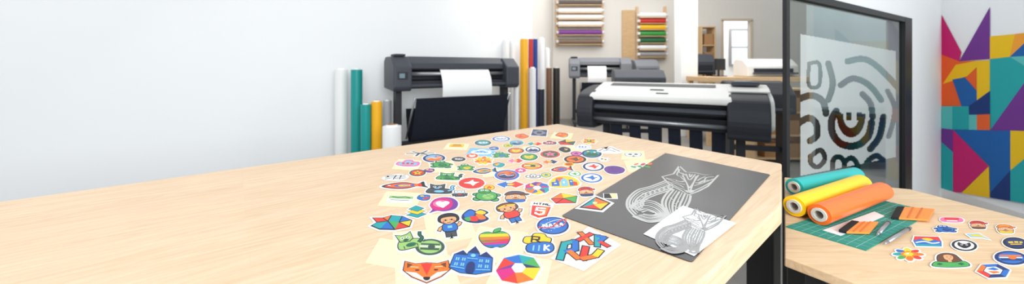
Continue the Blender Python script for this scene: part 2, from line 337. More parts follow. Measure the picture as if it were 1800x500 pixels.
def kid(shirt,hair,band=False,pants='n'):
    s=ol(pants,[(-.28,-.95),(-.3,-.4),(.3,-.4),(.28,-.95),(.04,-.95),(0,-.62),(-.04,-.95)],.06)
    s+=ol('s',S(so([(-.25,-.1),(-.55,-.2),(-.68,-.42)]),.17),.05)+ol('s',S(so([(.25,-.1),(.55,-.12),(.72,.1)]),.17),.05)
    s+=ol(shirt,sm([(-.36,-.5),(-.42,-.05),(-.2,.12),(.2,.12),(.42,-.05),(.36,-.5)]),.06)
    s+=ol(hair,sm([(-.6,.35),(-.58,.8),(-.2,1.02),(.3,1.0),(.62,.75),(.6,.3),(0,.1)]),.06)
    nb_=len(s)
    s+=[('s',sm([(-.46,.3),(-.44,.62),(0,.7),(.46,.62),(.46,.3),(0,.06)])),('k',E(-.2,.42,.06,.08)),('k',E(.2,.42,.06,.08)),('k',S(so([(-.12,.22),(0,.17),(.12,.22)]),.04)),('r',E(-.34,.28,.06)),('r',E(.34,.28,.06))]
    if band: s+=[('y',S(so([(-.58,.62),(0,.78),(.58,.62)]),.14)),('r',star(0,.76,.12,.05,5))]
    else: s+=[('k',S([(-.34,.42),(-.06,.42)],.03)),('k',S([(.06,.42),(.34,.42)],.03)),('l',R(0,-.22,.14,.1))]
    return s,nb_
def cat_(c,c2):
    s=ol(c,sm([(-.8,-.7),(-.75,-.1),(-.4,.1),(.3,0),(.7,-.15),(.8,-.7),(0,-.8)]),.07)+ol(c,[(-.6,.0),(-.75,.75),(-.4,.55),(0,.58),(.3,.78),(.28,.1),(0,-.1)],.07)+ol(c2,S(so([(.6,-.4),(.9,-.1),(.85,.25),(.95,.55)]),.16),.06)
    n_=6; s+=eyes(-.2,.28,.2,.08)+[(c2,E(-.2,.05,.2,.12)),('k',E(-.2,.1,.06,.04)),(c2,E(0,-.5,.35,.18)),('k',S([(-.5,-.5),(-.5,-.75)],.05)),('k',S([(.4,-.5),(.4,-.75)],.05))]
    return s,n_
def fish(cs):
    s=[('k',sm([(-1,.05),(-.5,.5),(.1,.6),(.6,.25),(.95,.6),(.9,-.1),(.95,-.5),(.55,-.2),(0,-.5),(-.6,-.4)]))]
    for i,c in enumerate(cs):
        f_=.9-i*.2; s.append((c,sm([(-.95*f_,.03),(-.5*f_,.45*f_),(.1*f_,.52*f_),(.6*f_,.2*f_),(.85*f_,.4*f_),(.8*f_,-.3*f_),(.5*f_,-.2*f_),(0,-.42*f_),(-.6*f_,-.33*f_)])))
    s.append(('w',E(-.65,.12,.07))); return s,1
def linefish():
    s=[('w',sm([(-1,-.2),(-.6,.4),(0,.6),(.7,.5),(1,0),(.5,-.6),(-.4,-.6)]))]
    for y in (-.3,0,.3): s.append(('k',S(so([(-.85,y-.1),(-.3,y+.2),(.2,y-.05),(.85,y+.12)]),.09)))
    s+=[('k',S([(-.2,-.5),(.1,.5)],.08)),('k',S([(.3,-.5),(.5,.45)],.08)),('k',E(-.6,.2,.1))]; return s,1
def flower(c,c2,n=8):
    s=[]
    for i in range(n):
        a=2*math.pi*i/n; s.append((c[i%len(c)],E(.6*math.cos(a),.6*math.sin(a),.36,.22,rot=math.degrees(a),n=12)))
    s.append((c[0],E(0,0,.45))); nb_=n+1
    s+=[(c2,E(0,0,.3)),('w',E(-.05,.08,.1))]
    for i in range(n):
        a=2*math.pi*(i+.5)/n; s.append((c2,S([(.3*math.cos(a),.3*math.sin(a)),(.7*math.cos(a),.7*math.sin(a))],.05)))
    return s,nb_
def cloud(c,c2,c3='w'):
    s=[(c,sm([(-.95,-.3),(-.85,.25),(-.5,.3),(-.3,.75),(.25,.8),(.45,.45),(.85,.4),(.98,-.1),(.8,-.6),(0,-.75),(-.7,-.6)]))]
    s+=[(c2,sm([(-.75,-.25),(-.6,.12),(-.3,.2),(-.15,.5),(.2,.5),(.35,.2),(.7,.15),(.75,-.2),(.5,-.45),(-.5,-.45)])),(c3,R(-.35,-.08,.12,.16)),(c3,R(0,-.06,.12,.18)),(c3,R(.36,-.1,.12,.15)),(c,R(0,-.4,.4,.05))]; return s,1
def fox():
    s=ol('o',[(-.95,.85),(-.5,.62),(0,.7),(.5,.62),(.95,.85),(.98,.1),(.6,-.45),(0,-.9),(-.6,-.45),(-.98,.1)],.05)
    s+=[('w',[(-.9,-.02),(-.45,-.12),(-.15,-.5),(0,-.55),(0,-.84),(-.55,-.42)]),('w',[(.9,-.02),(.45,-.12),(.15,-.5),(0,-.55),(0,-.84),(.55,-.42)]),
     ('r',[(-.25,.6),(0,.66),(.25,.6),(0,-.35)]),('B',[(-.86,.7),(-.6,.55),(-.84,.25)]),('B',[(.86,.7),(.6,.55),(.84,.25)]),('k',E(-.4,.08,.1,.06)),('k',E(.4,.08,.1,.06)),('k',sm([(-.14,-.5),(.14,-.5),(.08,-.72),(-.08,-.72)])),('c',S([(-.7,.35),(-.35,.3)],.06)),('c',S([(.7,.35),(.35,.3)],.06))]
    return s,2
def apple():
    o_=[(-.1,.5),(-.45,.62),(-.85,.4),(-.92,-.05),(-.65,-.65),(-.25,-.92),(.05,-.82),(.35,-.92),(.72,-.65),(.95,-.1),(.85,.35),(.5,.6),(.15,.5)]
    s=ol('g',sm(o_),.06)+ol('g',sm([(0,.55),(.1,.85),(.45,1.0),(.4,.7)]),.05)
    def band(y0,y1,c):
        sp=sm(o_,6); ins=[(x,y) for x,y in sp if y0<=y<=y1]
        if len(ins)<3: return []
        l_=sorted([p for p in ins if p[0]<0],key=lambda p:p[1]); r_=sorted([p for p in ins if p[0]>=0],key=lambda p:-p[1])
        return [(c,l_+r_)]
    for y0,y1,c in ((.05,.4,'y'),(-.2,.1,'o'),(-.42,-.15,'r'),(-.66,-.38,'m'),(-.93,-.6,'b')): s+=band(y0,y1,c)
    return s,4
def house():
    s=ol('b',[(-.95,-.6),(-.9,.3),(-.55,.55),(-.3,.3),(-.25,.55),(0,.98),(.25,.55),(.3,.3),(.6,.62),(.92,.25),(.95,-.6),(.3,-.85),(-.4,-.85)],.05)
    s+=[('n',[(-.95,.3),(-.55,.66),(-.22,.3)]),('n',[(-.3,.5),(0,1.0),(.3,.5)]),('n',[(.22,.3),(.6,.7),(.98,.28)])]
    for x in (-.7,-.4,.42,.72):
        for y in (-.35,.0): s+=[('l',R(x,y,.08,.1)),('n',S([(x,y-.1),(x,y+.1)],.03))]
    s+=[('n',sm([(-.16,-.8),(-.18,-.3),(0,-.12),(.18,-.3),(.16,-.8)])),('l',E(0,.3,.12)),('l',S([(-.9,-.55),(-.25,-.62)],.05)),('l',S([(.9,-.55),(.25,-.62)],.05)),('l',S([(-.25,.08),(.25,.08)],.05))]
    return s,2
def html5():
    s=[('w',R(0,.8,.8,.2)),('r',[(-.72,.52),(.72,.52),(.58,-.72),(0,-.98),(-.58,-.72)])]
    s+=txt('HTML',-.62,.68,1.4,.26,'k',.09)
    s+=[('o',[(0,.42),(.6,.42),(.48,-.64),(0,-.86)]),('w',R(.0,.22,.38,.09)),('w',R(-.29,.04,.09,.24)),('w',R(.0,-.1,.38,.09)),('w',R(.29,-.28,.09,.2)),('w',[(.38,-.42),(.35,-.58),(0,-.72),(-.35,-.6),(-.38,-.36),(-.2,-.36),(-.18,-.46),(0,-.54),(.2,-.44)])]
    return s,2
def nasa():
    s=[('n',E(0,0,1,n=36)),('b',E(0,0,.88,n=36))]
    s+=[('w',S(so([(-.95,-.3),(-.3,.3),(.5,.6),(.85,.2),(.3,-.25),(-.7,-.3)],8),.045))]
    s+=txt('NASA',-.62,-.18,1.38,.36,'w',.1)
    s+=[('r',S(so([(-.95,-.12),(-.2,-.28),(.4,.3),(1.0,.62)],8),.1)),('r',S(so([(.2,.1),(.6,-.2),(.95,.45)],8),.07))]
    for i in range(16):
        a=random.uniform(0,6.28);r_=random.uniform(.4,.82); s.append(('w',E(r_*math.cos(a),r_*math.sin(a),.025,n=6)))
    return s,1
def pinwheel(cols,n=6,hole=.33):
    s=[('w',E(0,0,.95))]
    f_=lambda r,t:(r*math.cos(t),r*math.sin(t))
    for i in range(n):
        a=2*math.pi*i/n; a2=a+2*math.pi/n; am=a+math.pi/n
        s.append((cols[i%len(cols)],[f_(.16,a),f_(.98,a+.1),f_(1.0,am+.1),f_(.9,a2+.12),f_(.16,a2)]))
    for i in range(n):
        a=2*math.pi*i/n
        s.append((cols[(i+2)%len(cols)],[f_(.2,a),f_(.95,a+.1),f_(.62,a+.62)]))
    s.append(('w',E(0,0,hole,n=6))); return s,1
def origami():
    h_=[(-1,-.1),(-.62,.78),(.1,.98),(.78,.7),(1,-.05),(.6,-.8),(-.1,-.98),(-.75,-.75)]; i_=[(-.3,.05),(-.12,.34),(.2,.3),(.34,0),(.14,-.3),(-.16,-.3)]
    s=[('y',h_)]
    for c,p in [('r',[h_[0],h_[1],i_[1],i_[0]]),('b',[h_[1],h_[2],h_[3],i_[2],i_[1]]),('t',[h_[2],h_[3],i_[2]]),('g',[h_[3],h_[4],i_[3],i_[2]]),('y',[h_[4],h_[5],i_[4],i_[3]]),('o',[h_[5],h_[6],i_[5],i_[4]]),('r',[h_[6],h_[7],i_[5]]),('m',[h_[7],h_[0],i_[0],i_[5]]),('v',[h_[0],i_[1],i_[0]]),('n',[h_[4],i_[3],i_[2]]),('w',i_)]: s.append((c,p))
    return s,1
def envelope(c1,c2,c3):
    s=ol(c1,[(-.95,-.1),(-.2,.85),(.95,.35),(.75,-.75),(-.6,-.8)],.05)+[(c2,[(-.95,-.1),(-.2,.85),(-.05,-.05)]),(c3,[(-.05,-.05),(.95,.35),(.75,-.75)]),('y',[(-.2,.85),(.95,.35),(-.05,-.05)]),('k',S([(-.95,-.1),(-.05,-.05),(.95,.35)],.06)),('k',S([(-.05,-.05),(-.6,-.8)],.06)),('k',S([(-.05,-.05),(.75,-.75)],.06))]
    return s,2
def bubble():
    s=[('v',sm([(-.9,0),(-.6,.7),(0,.95),(.65,.75),(.95,.1),(.7,-.6),(0,-.85),(-.5,-.75),(-.95,-.95),(-.75,-.5)])),('m',sm([(-.86,0),(-.6,.62),(0,.86),(.5,.6),(.6,0),(.3,-.6),(-.3,-.72),(-.75,-.5)])),('p',E(-.2,.12,.5,.45)),('w',sm([(-.5,.25),(-.25,.42),(-.05,.3),(.2,.4),(.4,.15),(.05,-.3),(-.1,-.42),(-.4,-.1)]))]; return s,1
def leafg():
    s=ol('n',sm([(-.9,.1),(-.5,.85),(0,.6),(.3,.9),(.85,.5),(.6,.1),(.9,-.4),(.3,-.9),(-.4,-.85),(-.85,-.5)]),.05)
    s+=[('b',sm([(-.82,.1),(-.45,.72),(-.1,.4),(-.2,-.1),(-.6,-.4)])),('y',sm([(-.05,.4),(.3,.78),(.72,.45),(.4,.15)])),('o',sm([(0,.1),(.4,.2),(.75,-.35),(.3,-.5)])),('r',sm([(-.4,-.2),(.1,-.1),(.2,-.7),(-.3,-.72)])),('g',sm([(-.75,-.4),(-.4,-.25),(-.3,-.7),(-.55,-.72)]))]; return s,2
def capdog(c,c2):
    s=ol('s',sm([(-.7,-.5),(-.6,.2),(0,.4),(.6,.2),(.7,-.45),(.2,-.75),(-.3,-.75)]),.06)+ol(c,sm([(-.75,.25),(-.5,.85),(.1,.98),(.6,.75),(.7,.3),(0,.4)]),.06)+ol(c,sm([(.4,.2),(.9,.25),(1.0,.45),(.6,.5)]),.05)+ol(c2,sm([(-.6,-.55),(-.5,-.95),(.5,-.95),(.6,-.55),(0,-.62)]),.05)
    return s+eyes(0,0,.25,.08)+[('B',E(0,-.25,.12,.08)),('k',S(so([(-.25,-.4),(0,-.5),(.25,-.4)]),.05)),(c2,S(so([(-.5,.55),(0,.7),(.5,.55)]),.1))],8
def puff():
    s=ol('y',sm([(-.95,.0),(-.9,.5),(-.5,.6),(-.3,.95),(.3,.95),(.5,.65),(.8,.5),(.7,.05),(.3,-.15),(-.5,-.15)]),.08)+ol('b',sm([(-.6,-.2),(-.55,-.9),(.5,-.95),(.98,-.6),(.9,-.05),(.4,.1)],3),.08)
    return s+[('k',S([(-.45,.0),(-.45,.65)],.13)),('k',S([(-.45,.62),(.05,.58)],.13)),('k',S([(.03,.62),(.03,.3)],.13)),('k',S([(.05,.32),(-.45,.3)],.12)),('k',S([(-.2,.3),(.16,0)],.13)),('l',S([(-.25,-.3),(-.25,-.8)],.1)),('l',S([(.1,-.25),(.1,-.8)],.1)),('w',S([(.45,-.15),(.45,-.75)],.13)),('w',S([(.75,-.2),(.48,-.45)],.12)),('w',S([(.48,-.42),(.78,-.72)],.12))],4
def city():
    s=[('y',sm([(-.98,-.3),(-.7,.5),(-.2,.9),(.4,.85),(.9,.3),(.95,-.5),(0,-.85),(-.8,-.7)])),('o',E(-.2,.35,.35)),('b',[(-.8,-.6),(-.8,0),(-.55,0),(-.45,.5),(-.3,0),(-.3,-.6)]),('l',[(-.2,-.65),(-.2,.2),(.05,.6),(.25,.2),(.25,-.65)]),('b',[(.35,-.6),(.35,.3),(.6,.3),(.6,-.6)]),('r',[(.6,-.6),(.6,0),(.85,-.1),(.85,-.55)]),('w',R(0,-.1,.06,.12)),('w',R(.48,0,.05,.08)),('w',R(-.55,-.25,.08,.08))]; return s,1
def arrows(c1,c2):
    s=[(c1,[(-.95,.0),(-.3,.8),(-.3,.4),(.3,.4),(.1,.0),(.3,-.4),(-.3,-.4),(-.3,-.8)]),(c2,[(.95,.1),(.3,.85),(.0,.3),(-.1,-.2),(.4,-.7)]),('y',[(-.2,.2),(.3,.2),(.15,-.2),(-.2,-.2)])]; return s,2
def blob(cs,seed):
    rr=random.Random(seed); pts=[((.75+.25*rr.random())*math.cos(2*math.pi*i/9),(.7+.3*rr.random())*math.sin(2*math.pi*i/9)) for i in range(9)]
    s=ol(cs[0],sm(pts,4),.07)
    for i in range(1,6):
        c=cs[i%len(cs)]; x,y=rr.uniform(-.5,.5),rr.uniform(-.45,.45); s.append((c,sm([(x-.25,y),(x,y+.22*rr.random()+.1),(x+.28,y+.05),(x+.05,y-.25)],4)))
    s+=eyes(rr.uniform(-.2,.2),.25,.16,.06); return s,2
def mask_(c):
    s=ol('w',sm([(-.9,.3),(-.4,.6),(0,.4),(.4,.6),(.9,.3),(.7,-.4),(.2,-.5),(0,-.25),(-.2,-.5),(-.7,-.4)]),.07)+[(c,sm([(-.6,.1),(-.35,.3),(-.1,.1),(-.3,-.1)])),(c,sm([(.6,.1),(.35,.3),(.1,.1),(.3,-.1)]))]; return s,2
def leafy():
    s=[('G',S(so([(-.9,-.3),(0,0),(.9,.4)]),.1))]
    for i,c in enumerate('gogrgo'):
        x=-.7+i*.28; s.append((c,E(x,.3 if i%2 else -.35,.3,.16,rot=50 if i%2 else -50,n=12)))
    return s,7
def stack(cs):
    s=[]
    for i,c in enumerate(cs): s+=ol(c,[(-.9+.1*i,-.55+.45*i),(.1,-.95+.45*i),(.9-.1*i,-.5+.45*i),(-.05,-.05+.45*i)],.05)
    return s,len(s)
def brain(c):
    s=ol(c,sm([(-.9,0),(-.75,.6),(-.2,.85),(.4,.75),(.9,.3),(.8,-.4),(.2,-.8),(-.5,-.7)]),.06)
    for y in (-.4,-.1,.2,.5): s.append(('n',S(so([(-.6,y),(-.3,y+.15),(0,y-.08),(.3,y+.12),(.6,y-.05)]),.07)))
    return s,2
def robot(c):
    s=ol(c,R(0,-.35,.5,.4),.07)+ol('a',R(0,.45,.6,.38),.07)+ol(c,R(-.75,-.3,.12,.3,10),.06)+ol(c,R(.75,-.3,.12,.3,-10),.06)
    return s+eyes(0,.48,.25,.1)+[('r',R(0,-.3,.2,.12))],8
def gem():
    o_=[(-1,-.35),(-.72,.0),(-.95,.55),(-.45,.5),(.0,.75),(.55,.6),(.98,.1),(.8,-.6),(.1,-.85),(-.6,-.75)]
    s=[('k',off(o_,.05))]; c1=(-.2,.1); c2=(.35,-.1)
    tr_=[('t',[o_[0],o_[1],c1,o_[9]]),('r',[o_[1],o_[2],o_[3],c1]),('o',[o_[3],o_[4],c1]),('t',[o_[4],o_[5],c2,c1]),('b',[o_[5],o_[6],c2]),('y',[o_[6],o_[7],c2]),('r',[o_[7],o_[8],c2]),('g',[c1,c2,o_[8]]),('b',[o_[9],c1,o_[8]])]
    for c,p in tr_: s.append((c,p))
    for c,p in tr_: s.append(('k',S([p[0],p[-1]],.05)))
    return s,1
def pyramid():
    s=[('k',[(-.98,-.5),(.1,.98),(.98,.1),(.35,-.85)]),('t',[(-.8,-.45),(.05,.8),(-.1,-.1)]),('o',[(.05,.8),(.82,.1),(-.1,-.1)]),('y',[(-.1,-.1),(.82,.1),(.3,-.7)]),('r',[(-.8,-.45),(-.1,-.1),(.3,-.7)]),('c',E(0,.1,.15))]
    s=[('w',off([(-.98,-.5),(.1,.98),(.98,.1),(.35,-.85)],.05))]+s; return s,1
def portrait():
    s=ol('B',sm([(-.6,-.3),(-.55,.6),(-.1,.95),(.4,.8),(.6,.3),(.7,-.4),(0,-.5)]),.05)+ol('g',sm([(-.98,-.8),(-.8,-.25),(-.3,-.3),(.3,-.35),(.85,-.2),(.98,-.8),(0,-.95)]),.05)
    return s+[('s',sm([(-.25,.4),(-.2,.65),(.1,.7),(.3,.45),(.22,.05),(0,-.1),(-.2,.08)])),('s',R(.03,-.15,.1,.15)),('k',E(-.05,.38,.04)),('k',E(.16,.38,.04)),('r',E(.05,.15,.07,.03)),('G',star(-.6,-.55,.2,.1,6)),('G',star(.6,-.55,.22,.1,6))],4
def hexa():
    h6=E(0,0,1,n=6); h4=E(0,0,.62,n=6); s=[('n',h6)]
    for i in range(6): s.append(('nbornb'[i],[h6[i],h6[(i+1)%6],h4[(i+1)%6],h4[i]]))
    s+=[('w',E(0,0,.56,n=6)),('b',[(-.35,.2),(.1,.42),(.4,.1),(.1,0)]),('o',[(-.35,-.05),(.2,-.1),(.35,-.3),(-.1,-.42)])]; return s,1
def sunset():
    s=[('r',[(-.8,.75),(.85,.75),(.95,0),(-.95,0)]),('y',E(0,.1,.45,.4)),('b',[(-.95,.05),(-.4,.35),(.1,.0),(.5,.25),(.95,.0),(.85,-.75),(-.8,-.75)]),('w',S(so([(-.8,-.25),(-.2,-.05),(.3,-.3),(.8,-.15)]),.14)),('t',R(0,-.6,.8,.12))]; return s,3
def bolt():
    s=[('l',[(-.9,.6),(.2,.75),(.9,-.6),(.3,-.2),(-.6,-.1)]),('y',[(-.7,.45),(.15,.55),(.7,-.35),(.2,0),(-.4,.1)])]; return s,1

SH=.85
def lmap(c,w,h,base):
    X,dd=c.x,c.y; hv=(h/2)*dd*dd/(F*(H-base)); au=(w/2)*dd/F
    return lambda p:(p[0]*au+p[1]*hv*X/dd*SH, p[1]*hv)
NST=[0]
def sticker(px,py,w,h,art,label,rot=0,z=None,bw=.1,base=T,grp='die-cut stickers on the long table',sc=1.14):
    shapes,nbd=art; c=P(px,py,base); f_=lmap(c,w*sc,h*sc,base)
    nbd=min(nbd,len(shapes)); k=1/(1+bw); q_=math.radians(rot); cr_,sr_=math.cos(q_),math.sin(q_)
    fr_=lambda pts:[f_(((p[0]*cr_-p[1]*sr_)*k,(p[0]*sr_+p[1]*cr_)*k)) for p in pts]
    mb=MB(); zt=.0011
    for i in range(nbd): 
        mb.prism(fr_(off(shapes[i][1],bw)),0,zt+i*.00001,cm('w'))
    for i,(cc,pts) in enumerate(shapes):
        q=fr_(pts)
        if area(q)<0: q=q[::-1]
        mb.flat(q,zt+.0002+i*.00005,cm(cc))
    NST[0]+=1
    zz=base+.0008+(NST[0]%5)*.00004 if z is None else z
    return mk(mb,'sticker',loc=(c.x,c.y,zz),label=label,category='sticker',group=grp)
NL=[0]
def liner(px,py,w,h,rot=0,m=None,label='cream paper sticker backing sheet on the table'):
    c=P(px,py,T); f_=lmap(c,w,h,T); NL[0]+=1; q_=math.radians(rot); cr_,sr_=math.cos(q_),math.sin(q_)
    mb=MB(); mb.prism([f_((p[0]*cr_-p[1]*sr_,p[0]*sr_+p[1]*cr_)) for p in ((-1,-1),(1,-1),(1,1),(-1,1))],0,.00025,m or MCR)
    mk(mb,'sticker_backing_sheet',loc=(c.x,c.y,T+.0001+(NL[0]%3)*.0002),label=label,category='paper',group='sticker backing sheets')
for a in [(803,258,40,11,-8),(716,290,44,18,-10),(778,293,46,18,12),(790,311,44,17,-12),(704,351,66,26,-8),(789,397,80,50,14),(874,430,96,58,-14),(736,430,90,52,8),(690,445,72,46,-14,None,'cream backing sheet under a green sticker'),(748,480,106,58,8),(915,480,98,62,-14),(1113,273,40,16,-5),(1128,291,56,20,8),(988,239,36,11,-12),(935,262,30,10,10),(1010,262,34,10,-8),(868,304,40,14,6)]: liner(*a)
liner(846,268,48,14,-8,cm('l'),'pale blue sticker sheet on the table')
TXT=[(948,234,28,12,(lambda:([('n',R(0,0,.9,.9,0)),('e',R(0,0,.6,.6,45)),('n',R(0,0,.3,.3))],1)),'navy square patterned sticker',-8),
(988,238,24,9,lambda:blob('oyr',1),'small orange and red mushroom shaped sticker',0),
(917,240,24,9,lambda:blob('or',2),'small orange blob sticker',0),(881,245,30,9,lambda:badge('b','w','b','text'),'blue and white oval sticker',0),
(1036,249,28,10,lambda:flower('yo','G'),'small yellow sunflower sticker',0),(849,252,28,10,lambda:badge('d','t','w','text'),'dark teal oval sticker',0),
(803,257,28,7,lambda:([('y',R(0,0,.9,.8)),('o',R(0,-.3,.6,.2)),('k',R(0,.3,.5,.15))],1),'yellow rectangular sticker on cream backing',-5),
(908,252,24,9,lambda:badge('t','l','n','wave'),'teal oval sticker',0),(940,254,28,8,lambda:arrows('t','r'),'teal and red arrow sticker',0),
(966,252,24,8,lambda:cloud('n','r'),'small red lettered cloud sticker',0),(996,251,30,11,lambda:envelope('r','B','G'),'red and brown folded shape sticker',0),
(1024,259,28,10,lambda:cloud('a','w','b'),'white cloud outline sticker',0),
(739,271,48,10,(lambda:([('k',S([(-1,0),(1,0)],.16)),('k',S(so([(-.5,.8),(0,.1),(.6,.9)]),.16)),('k',S(so([(-.4,-.8),(0,0),(.5,-.7)]),.16))],3)),'black dragonfly outline sticker',8),
(846,268,32,9,lambda:cloud('w','l','b'),'white and blue cloud sticker on blue sheet',0),(907,266,28,10,lambda:badge('B','o','y','face'),'orange and brown oval face sticker',0),
(937,264,26,11,lambda:badge('n','w','n','mount'),'navy circle badge sticker',0),(967,272,34,13,lambda:badge('r','G','p','star'),'red and green round sticker',0),
(993,264,22,10,lambda:blob('kyd',4),'small black bird shaped sticker',0),(1071,264,42,15,lambda:([('w',sm([(-1,-.4),(-.5,.3),(-.2,.0),(.1,.7),(.5,.2),(1,-.3),(.6,-.7),(-.6,-.7)])),('k',S([(-.8,-.4),(-.5,.15),(-.25,-.15),(.1,.55),(.45,.05),(.85,-.35)],.09)),('k',S([(-.5,-.4),(0,-.1),(.5,-.45)],.08))],1),'white mountain line drawing sticker',0),
(1113,273,30,11,lambda:mask_('k'),'black and white mask sticker on cream backing',0),(763,279,38,14,lambda:badge('n','l','o','wave'),'blue oval sticker with orange waves',0),
(881,274,30,12,lambda:turtle('g','b'),'small green and blue turtle sticker',0),(1040,271,34,14,lambda:badge('n','t','G','mount'),'navy and teal round mountain sticker',0),
(930,277,30,12,lambda:badge('G','g','y','face'),'green round face sticker',0),(806,281,24,8,lambda:badge('k','d','w','text'),'small black oval sticker',0),
(850,283,34,15,lambda:flower('yyo','o',9),'yellow flower sticker',0),(906,284,28,10,lambda:arrows('p','r'),'coral pink sticker',0),
(717,288,42,15,lambda:cloud('p','l','r'),'pink cloud sticker with lettering',0),(776,291,38,15,lambda:turtle('g','G'),'green turtle sticker on cream backing',-5),
(1011,281,38,14,lambda:badge('k','o','B','bird'),'dark orange oval bird sticker',0),(819,296,30,13,lambda:turtle('g','y'),'small green monster sticker',0),
(967,286,28,9,lambda:arrows('o','n'),'orange and blue arrow sticker',0),(935,293,36,12,lambda:badge('r','y','G','stripe'),'red and yellow oval sticker',0),
(1043,294,36,15,lambda:badge('n','w','r','bird'),'navy oval sticker with red bird',0),(1128,292,42,14,leafy,'green and orange leafy branch sticker on cream backing',0),
(1080,300,36,16,lambda:brain('v'),'purple brain shaped sticker',0),(988,299,38,16,lambda:fish('rob'),'red orange and blue swirl sticker',10),
(853,302,42,17,lambda:fish('byot'),'blue green and orange oval sticker',10),(695,313,42,15,linefish,'black and white fish line sticker',5),
(734,305,28,12,lambda:badge('G','r','y','star'),'green and red round sticker',0),(789,311,44,15,lambda:cat_('g','G'),'green dog shaped sticker on cream backing',0),
(891,309,42,18,lambda:badge('b','o','n','wave'),'blue round sticker with orange sky',0),(1040,314,36,16,lambda:badge('b','w','b','bird'),'blue and white globe sticker',0),
(991,321,52,23,city,'yellow and blue skyline sticker',0),(937,311,28,10,lambda:cloud('e','w','k'),'small white lettered sticker',0),
(897,326,50,14,lambda:arrows('b','r'),'blue red and yellow arrow sticker',0),(829,323,44,19,lambda:badge('r','r','w','bird'),'red round sticker with white bird',0),
(944,332,44,22,lambda:pinwheel('bvmoyt',6),'multicolour polygon ring sticker',0),(711,328,78,20,lambda:fish('robyt'),'long rainbow striped fish sticker',10),
(773,333,48,20,lambda:cat_('d','l'),'grey cat shaped sticker',0),(1030,338,32,16,lambda:capdog('r','n'),'small sticker of a face with red cap',0),
(808,342,28,13,lambda:robot('d'),'small grey robot sticker',0),(855,346,48,25,lambda:turtle('g','i'),'green frog sticker',0),
(906,347,46,19,lambda:capdog('B','b'),'dog face sticker with brown hat',0),(704,351,46,16,lambda:([('i',R(0,.3,.9,.28)),('w',R(0,-.35,.85,.3))]+[('G',S([(-.7,-.3),(.7,-.3)],.1)),('G',S([(-.7,.4),(-.2,.2),(.3,.45),(.7,.2)],.14))],2),'green and black emblem sticker on cream backing',-6),
(992,350,46,21,lambda:envelope('r','o','g'),'orange red and green folded gem sticker',0),(780,361,52,27,bubble,'pink and purple speech bubble sticker',0),
(732,373,36,22,lambda:stack('tyt'),'teal and yellow stacked layers sticker',0),(836,381,48,25,leafg,'blue orange and green leaf emblem sticker',0),
(897,375,56,33,lambda:kid('r','B',True,'b'),'cartoon child with yellow headband sticker',22),(950,371,46,26,html5,'orange shield sticker with 5 and HTML lettering',-10),
(689,392,68,30,gem,'multicolour faceted gem sticker',5),(790,397,54,39,lambda:kid('b','k',False,'d'),'cartoon child with black hair sticker on cream backing',10),
(972,398,54,30,nasa,'blue round NASA sticker with red swoosh',0),(869,420,54,34,apple,'rainbow striped apple sticker on cream backing',0),
(946,429,52,34,puff,'yellow and blue sticker with bold letters',0),(719,424,50,34,lambda:cat_('i','G'),'pale green line drawn animal sticker',20),
(756,436,50,28,lambda:badge('x','i','x','stripe'),'dark green round emblem sticker',0),(830,460,72,50,house,'blue house facade sticker',-8),(750,479,80,42,fox,'orange fox head sticker on cream backing',2),
(911,474,76,50,origami,'multicolour origami facet sticker on cream backing',4),
(893,257,16,6,lambda:badge('g','y','g','star'),'tiny green and yellow badge sticker',0),(868,262,18,7,lambda:blob('bly',11),'tiny blue blob sticker on table',0),(1013,271,20,8,lambda:badge('v','p','v','star'),'tiny purple badge sticker on table',0),
(830,275,20,8,lambda:badge('r','o','w','face'),'small red badge sticker on table',0),(877,291,22,9,lambda:blob('toy',12),'small teal and orange blob sticker',0),(1000,290,18,7,lambda:badge('y','o','k','text'),'small yellow label sticker on table',0),
(755,301,20,8,lambda:blob('vyp',13),'small purple blob sticker on table',0),(915,301,20,8,lambda:badge('p','m','w','star'),'small pink star badge sticker',0),(1010,307,22,9,lambda:badge('g','w','g','bird'),'small green bird badge sticker',0),
(860,331,20,10,lambda:badge('o','y','r','star'),'small orange star badge sticker',0),(745,349,26,12,lambda:blob('byr',14),'small blue character sticker on table',0),(1060,281,20,8,lambda:blob('wky',15),'small white and black sticker on table',0),(960,309,18,9,lambda:badge('t','y','t','star'),'small teal star badge sticker',0)]
for i,(px,py,w,h,fn,lab,rot) in enumerate(TXT):
    if rot==0: rot=random.uniform(-8,8)
    if len(lab.split())<4: lab+=' on maple table'
    sticker(px,py,w,h,fn(),lab,rot)

# ------------- metal plate with fox
def quadobj(pxs,z0,z1,m,rnd=0):
    ps=[P(x,y,z0) for x,y in pxs]; c=sum(ps,Vector())/len(ps)
    pts=[(p.x,p.y) for p in ps]
    if rnd:
        out=[]
        for i in range(len(pts)):
            a=Vector(pts[i-1]);b=Vector(pts[i]);d=Vector(pts[(i+1)%len(pts)])
            p0=b+(a-b).normalized()*rnd; p2=b+(d-b).normalized()*rnd
            for t in (0,.25,.5,.75,1): out.append(tuple((1-t)**2*p0+2*t*(1-t)*b+t*t*p2))
        pts=out
    mb=MB(); mb.prism(pts,z0,z1,m)
    return mb,c
MPL=mat('brushed_dark_metal',(78,78,80),.3,metal=.6,noise=.2,nscale=4,spec=.5)
MSV=mat('engraved_silver',(190,190,188),.45,metal=.2)
MFG=mat('silver_foil',(156,156,156),.4,metal=.3)
def interp(a,b,n,k0=0,k1=1):
    a=cat(a,n=8);b=cat(b,n=8);m=min(len(a),len(b)); out=[]
    for i in range(n):
        t=k0+(k1-k0)*i/(n-1); out.append([(a[j][0]*(1-t)+b[j][0]*t,a[j][1]*(1-t)+b[j][1]*t) for j in range(m)])
    return out
fs_=[]
head=[(1194,292),(1184,306),(1164,311),(1178,326),(1195,334),(1211,343),(1229,336),(1244,328),(1263,308),(1239,308),(1222,304),(1206,303),(1194,292)]
fs_.append((head,3))
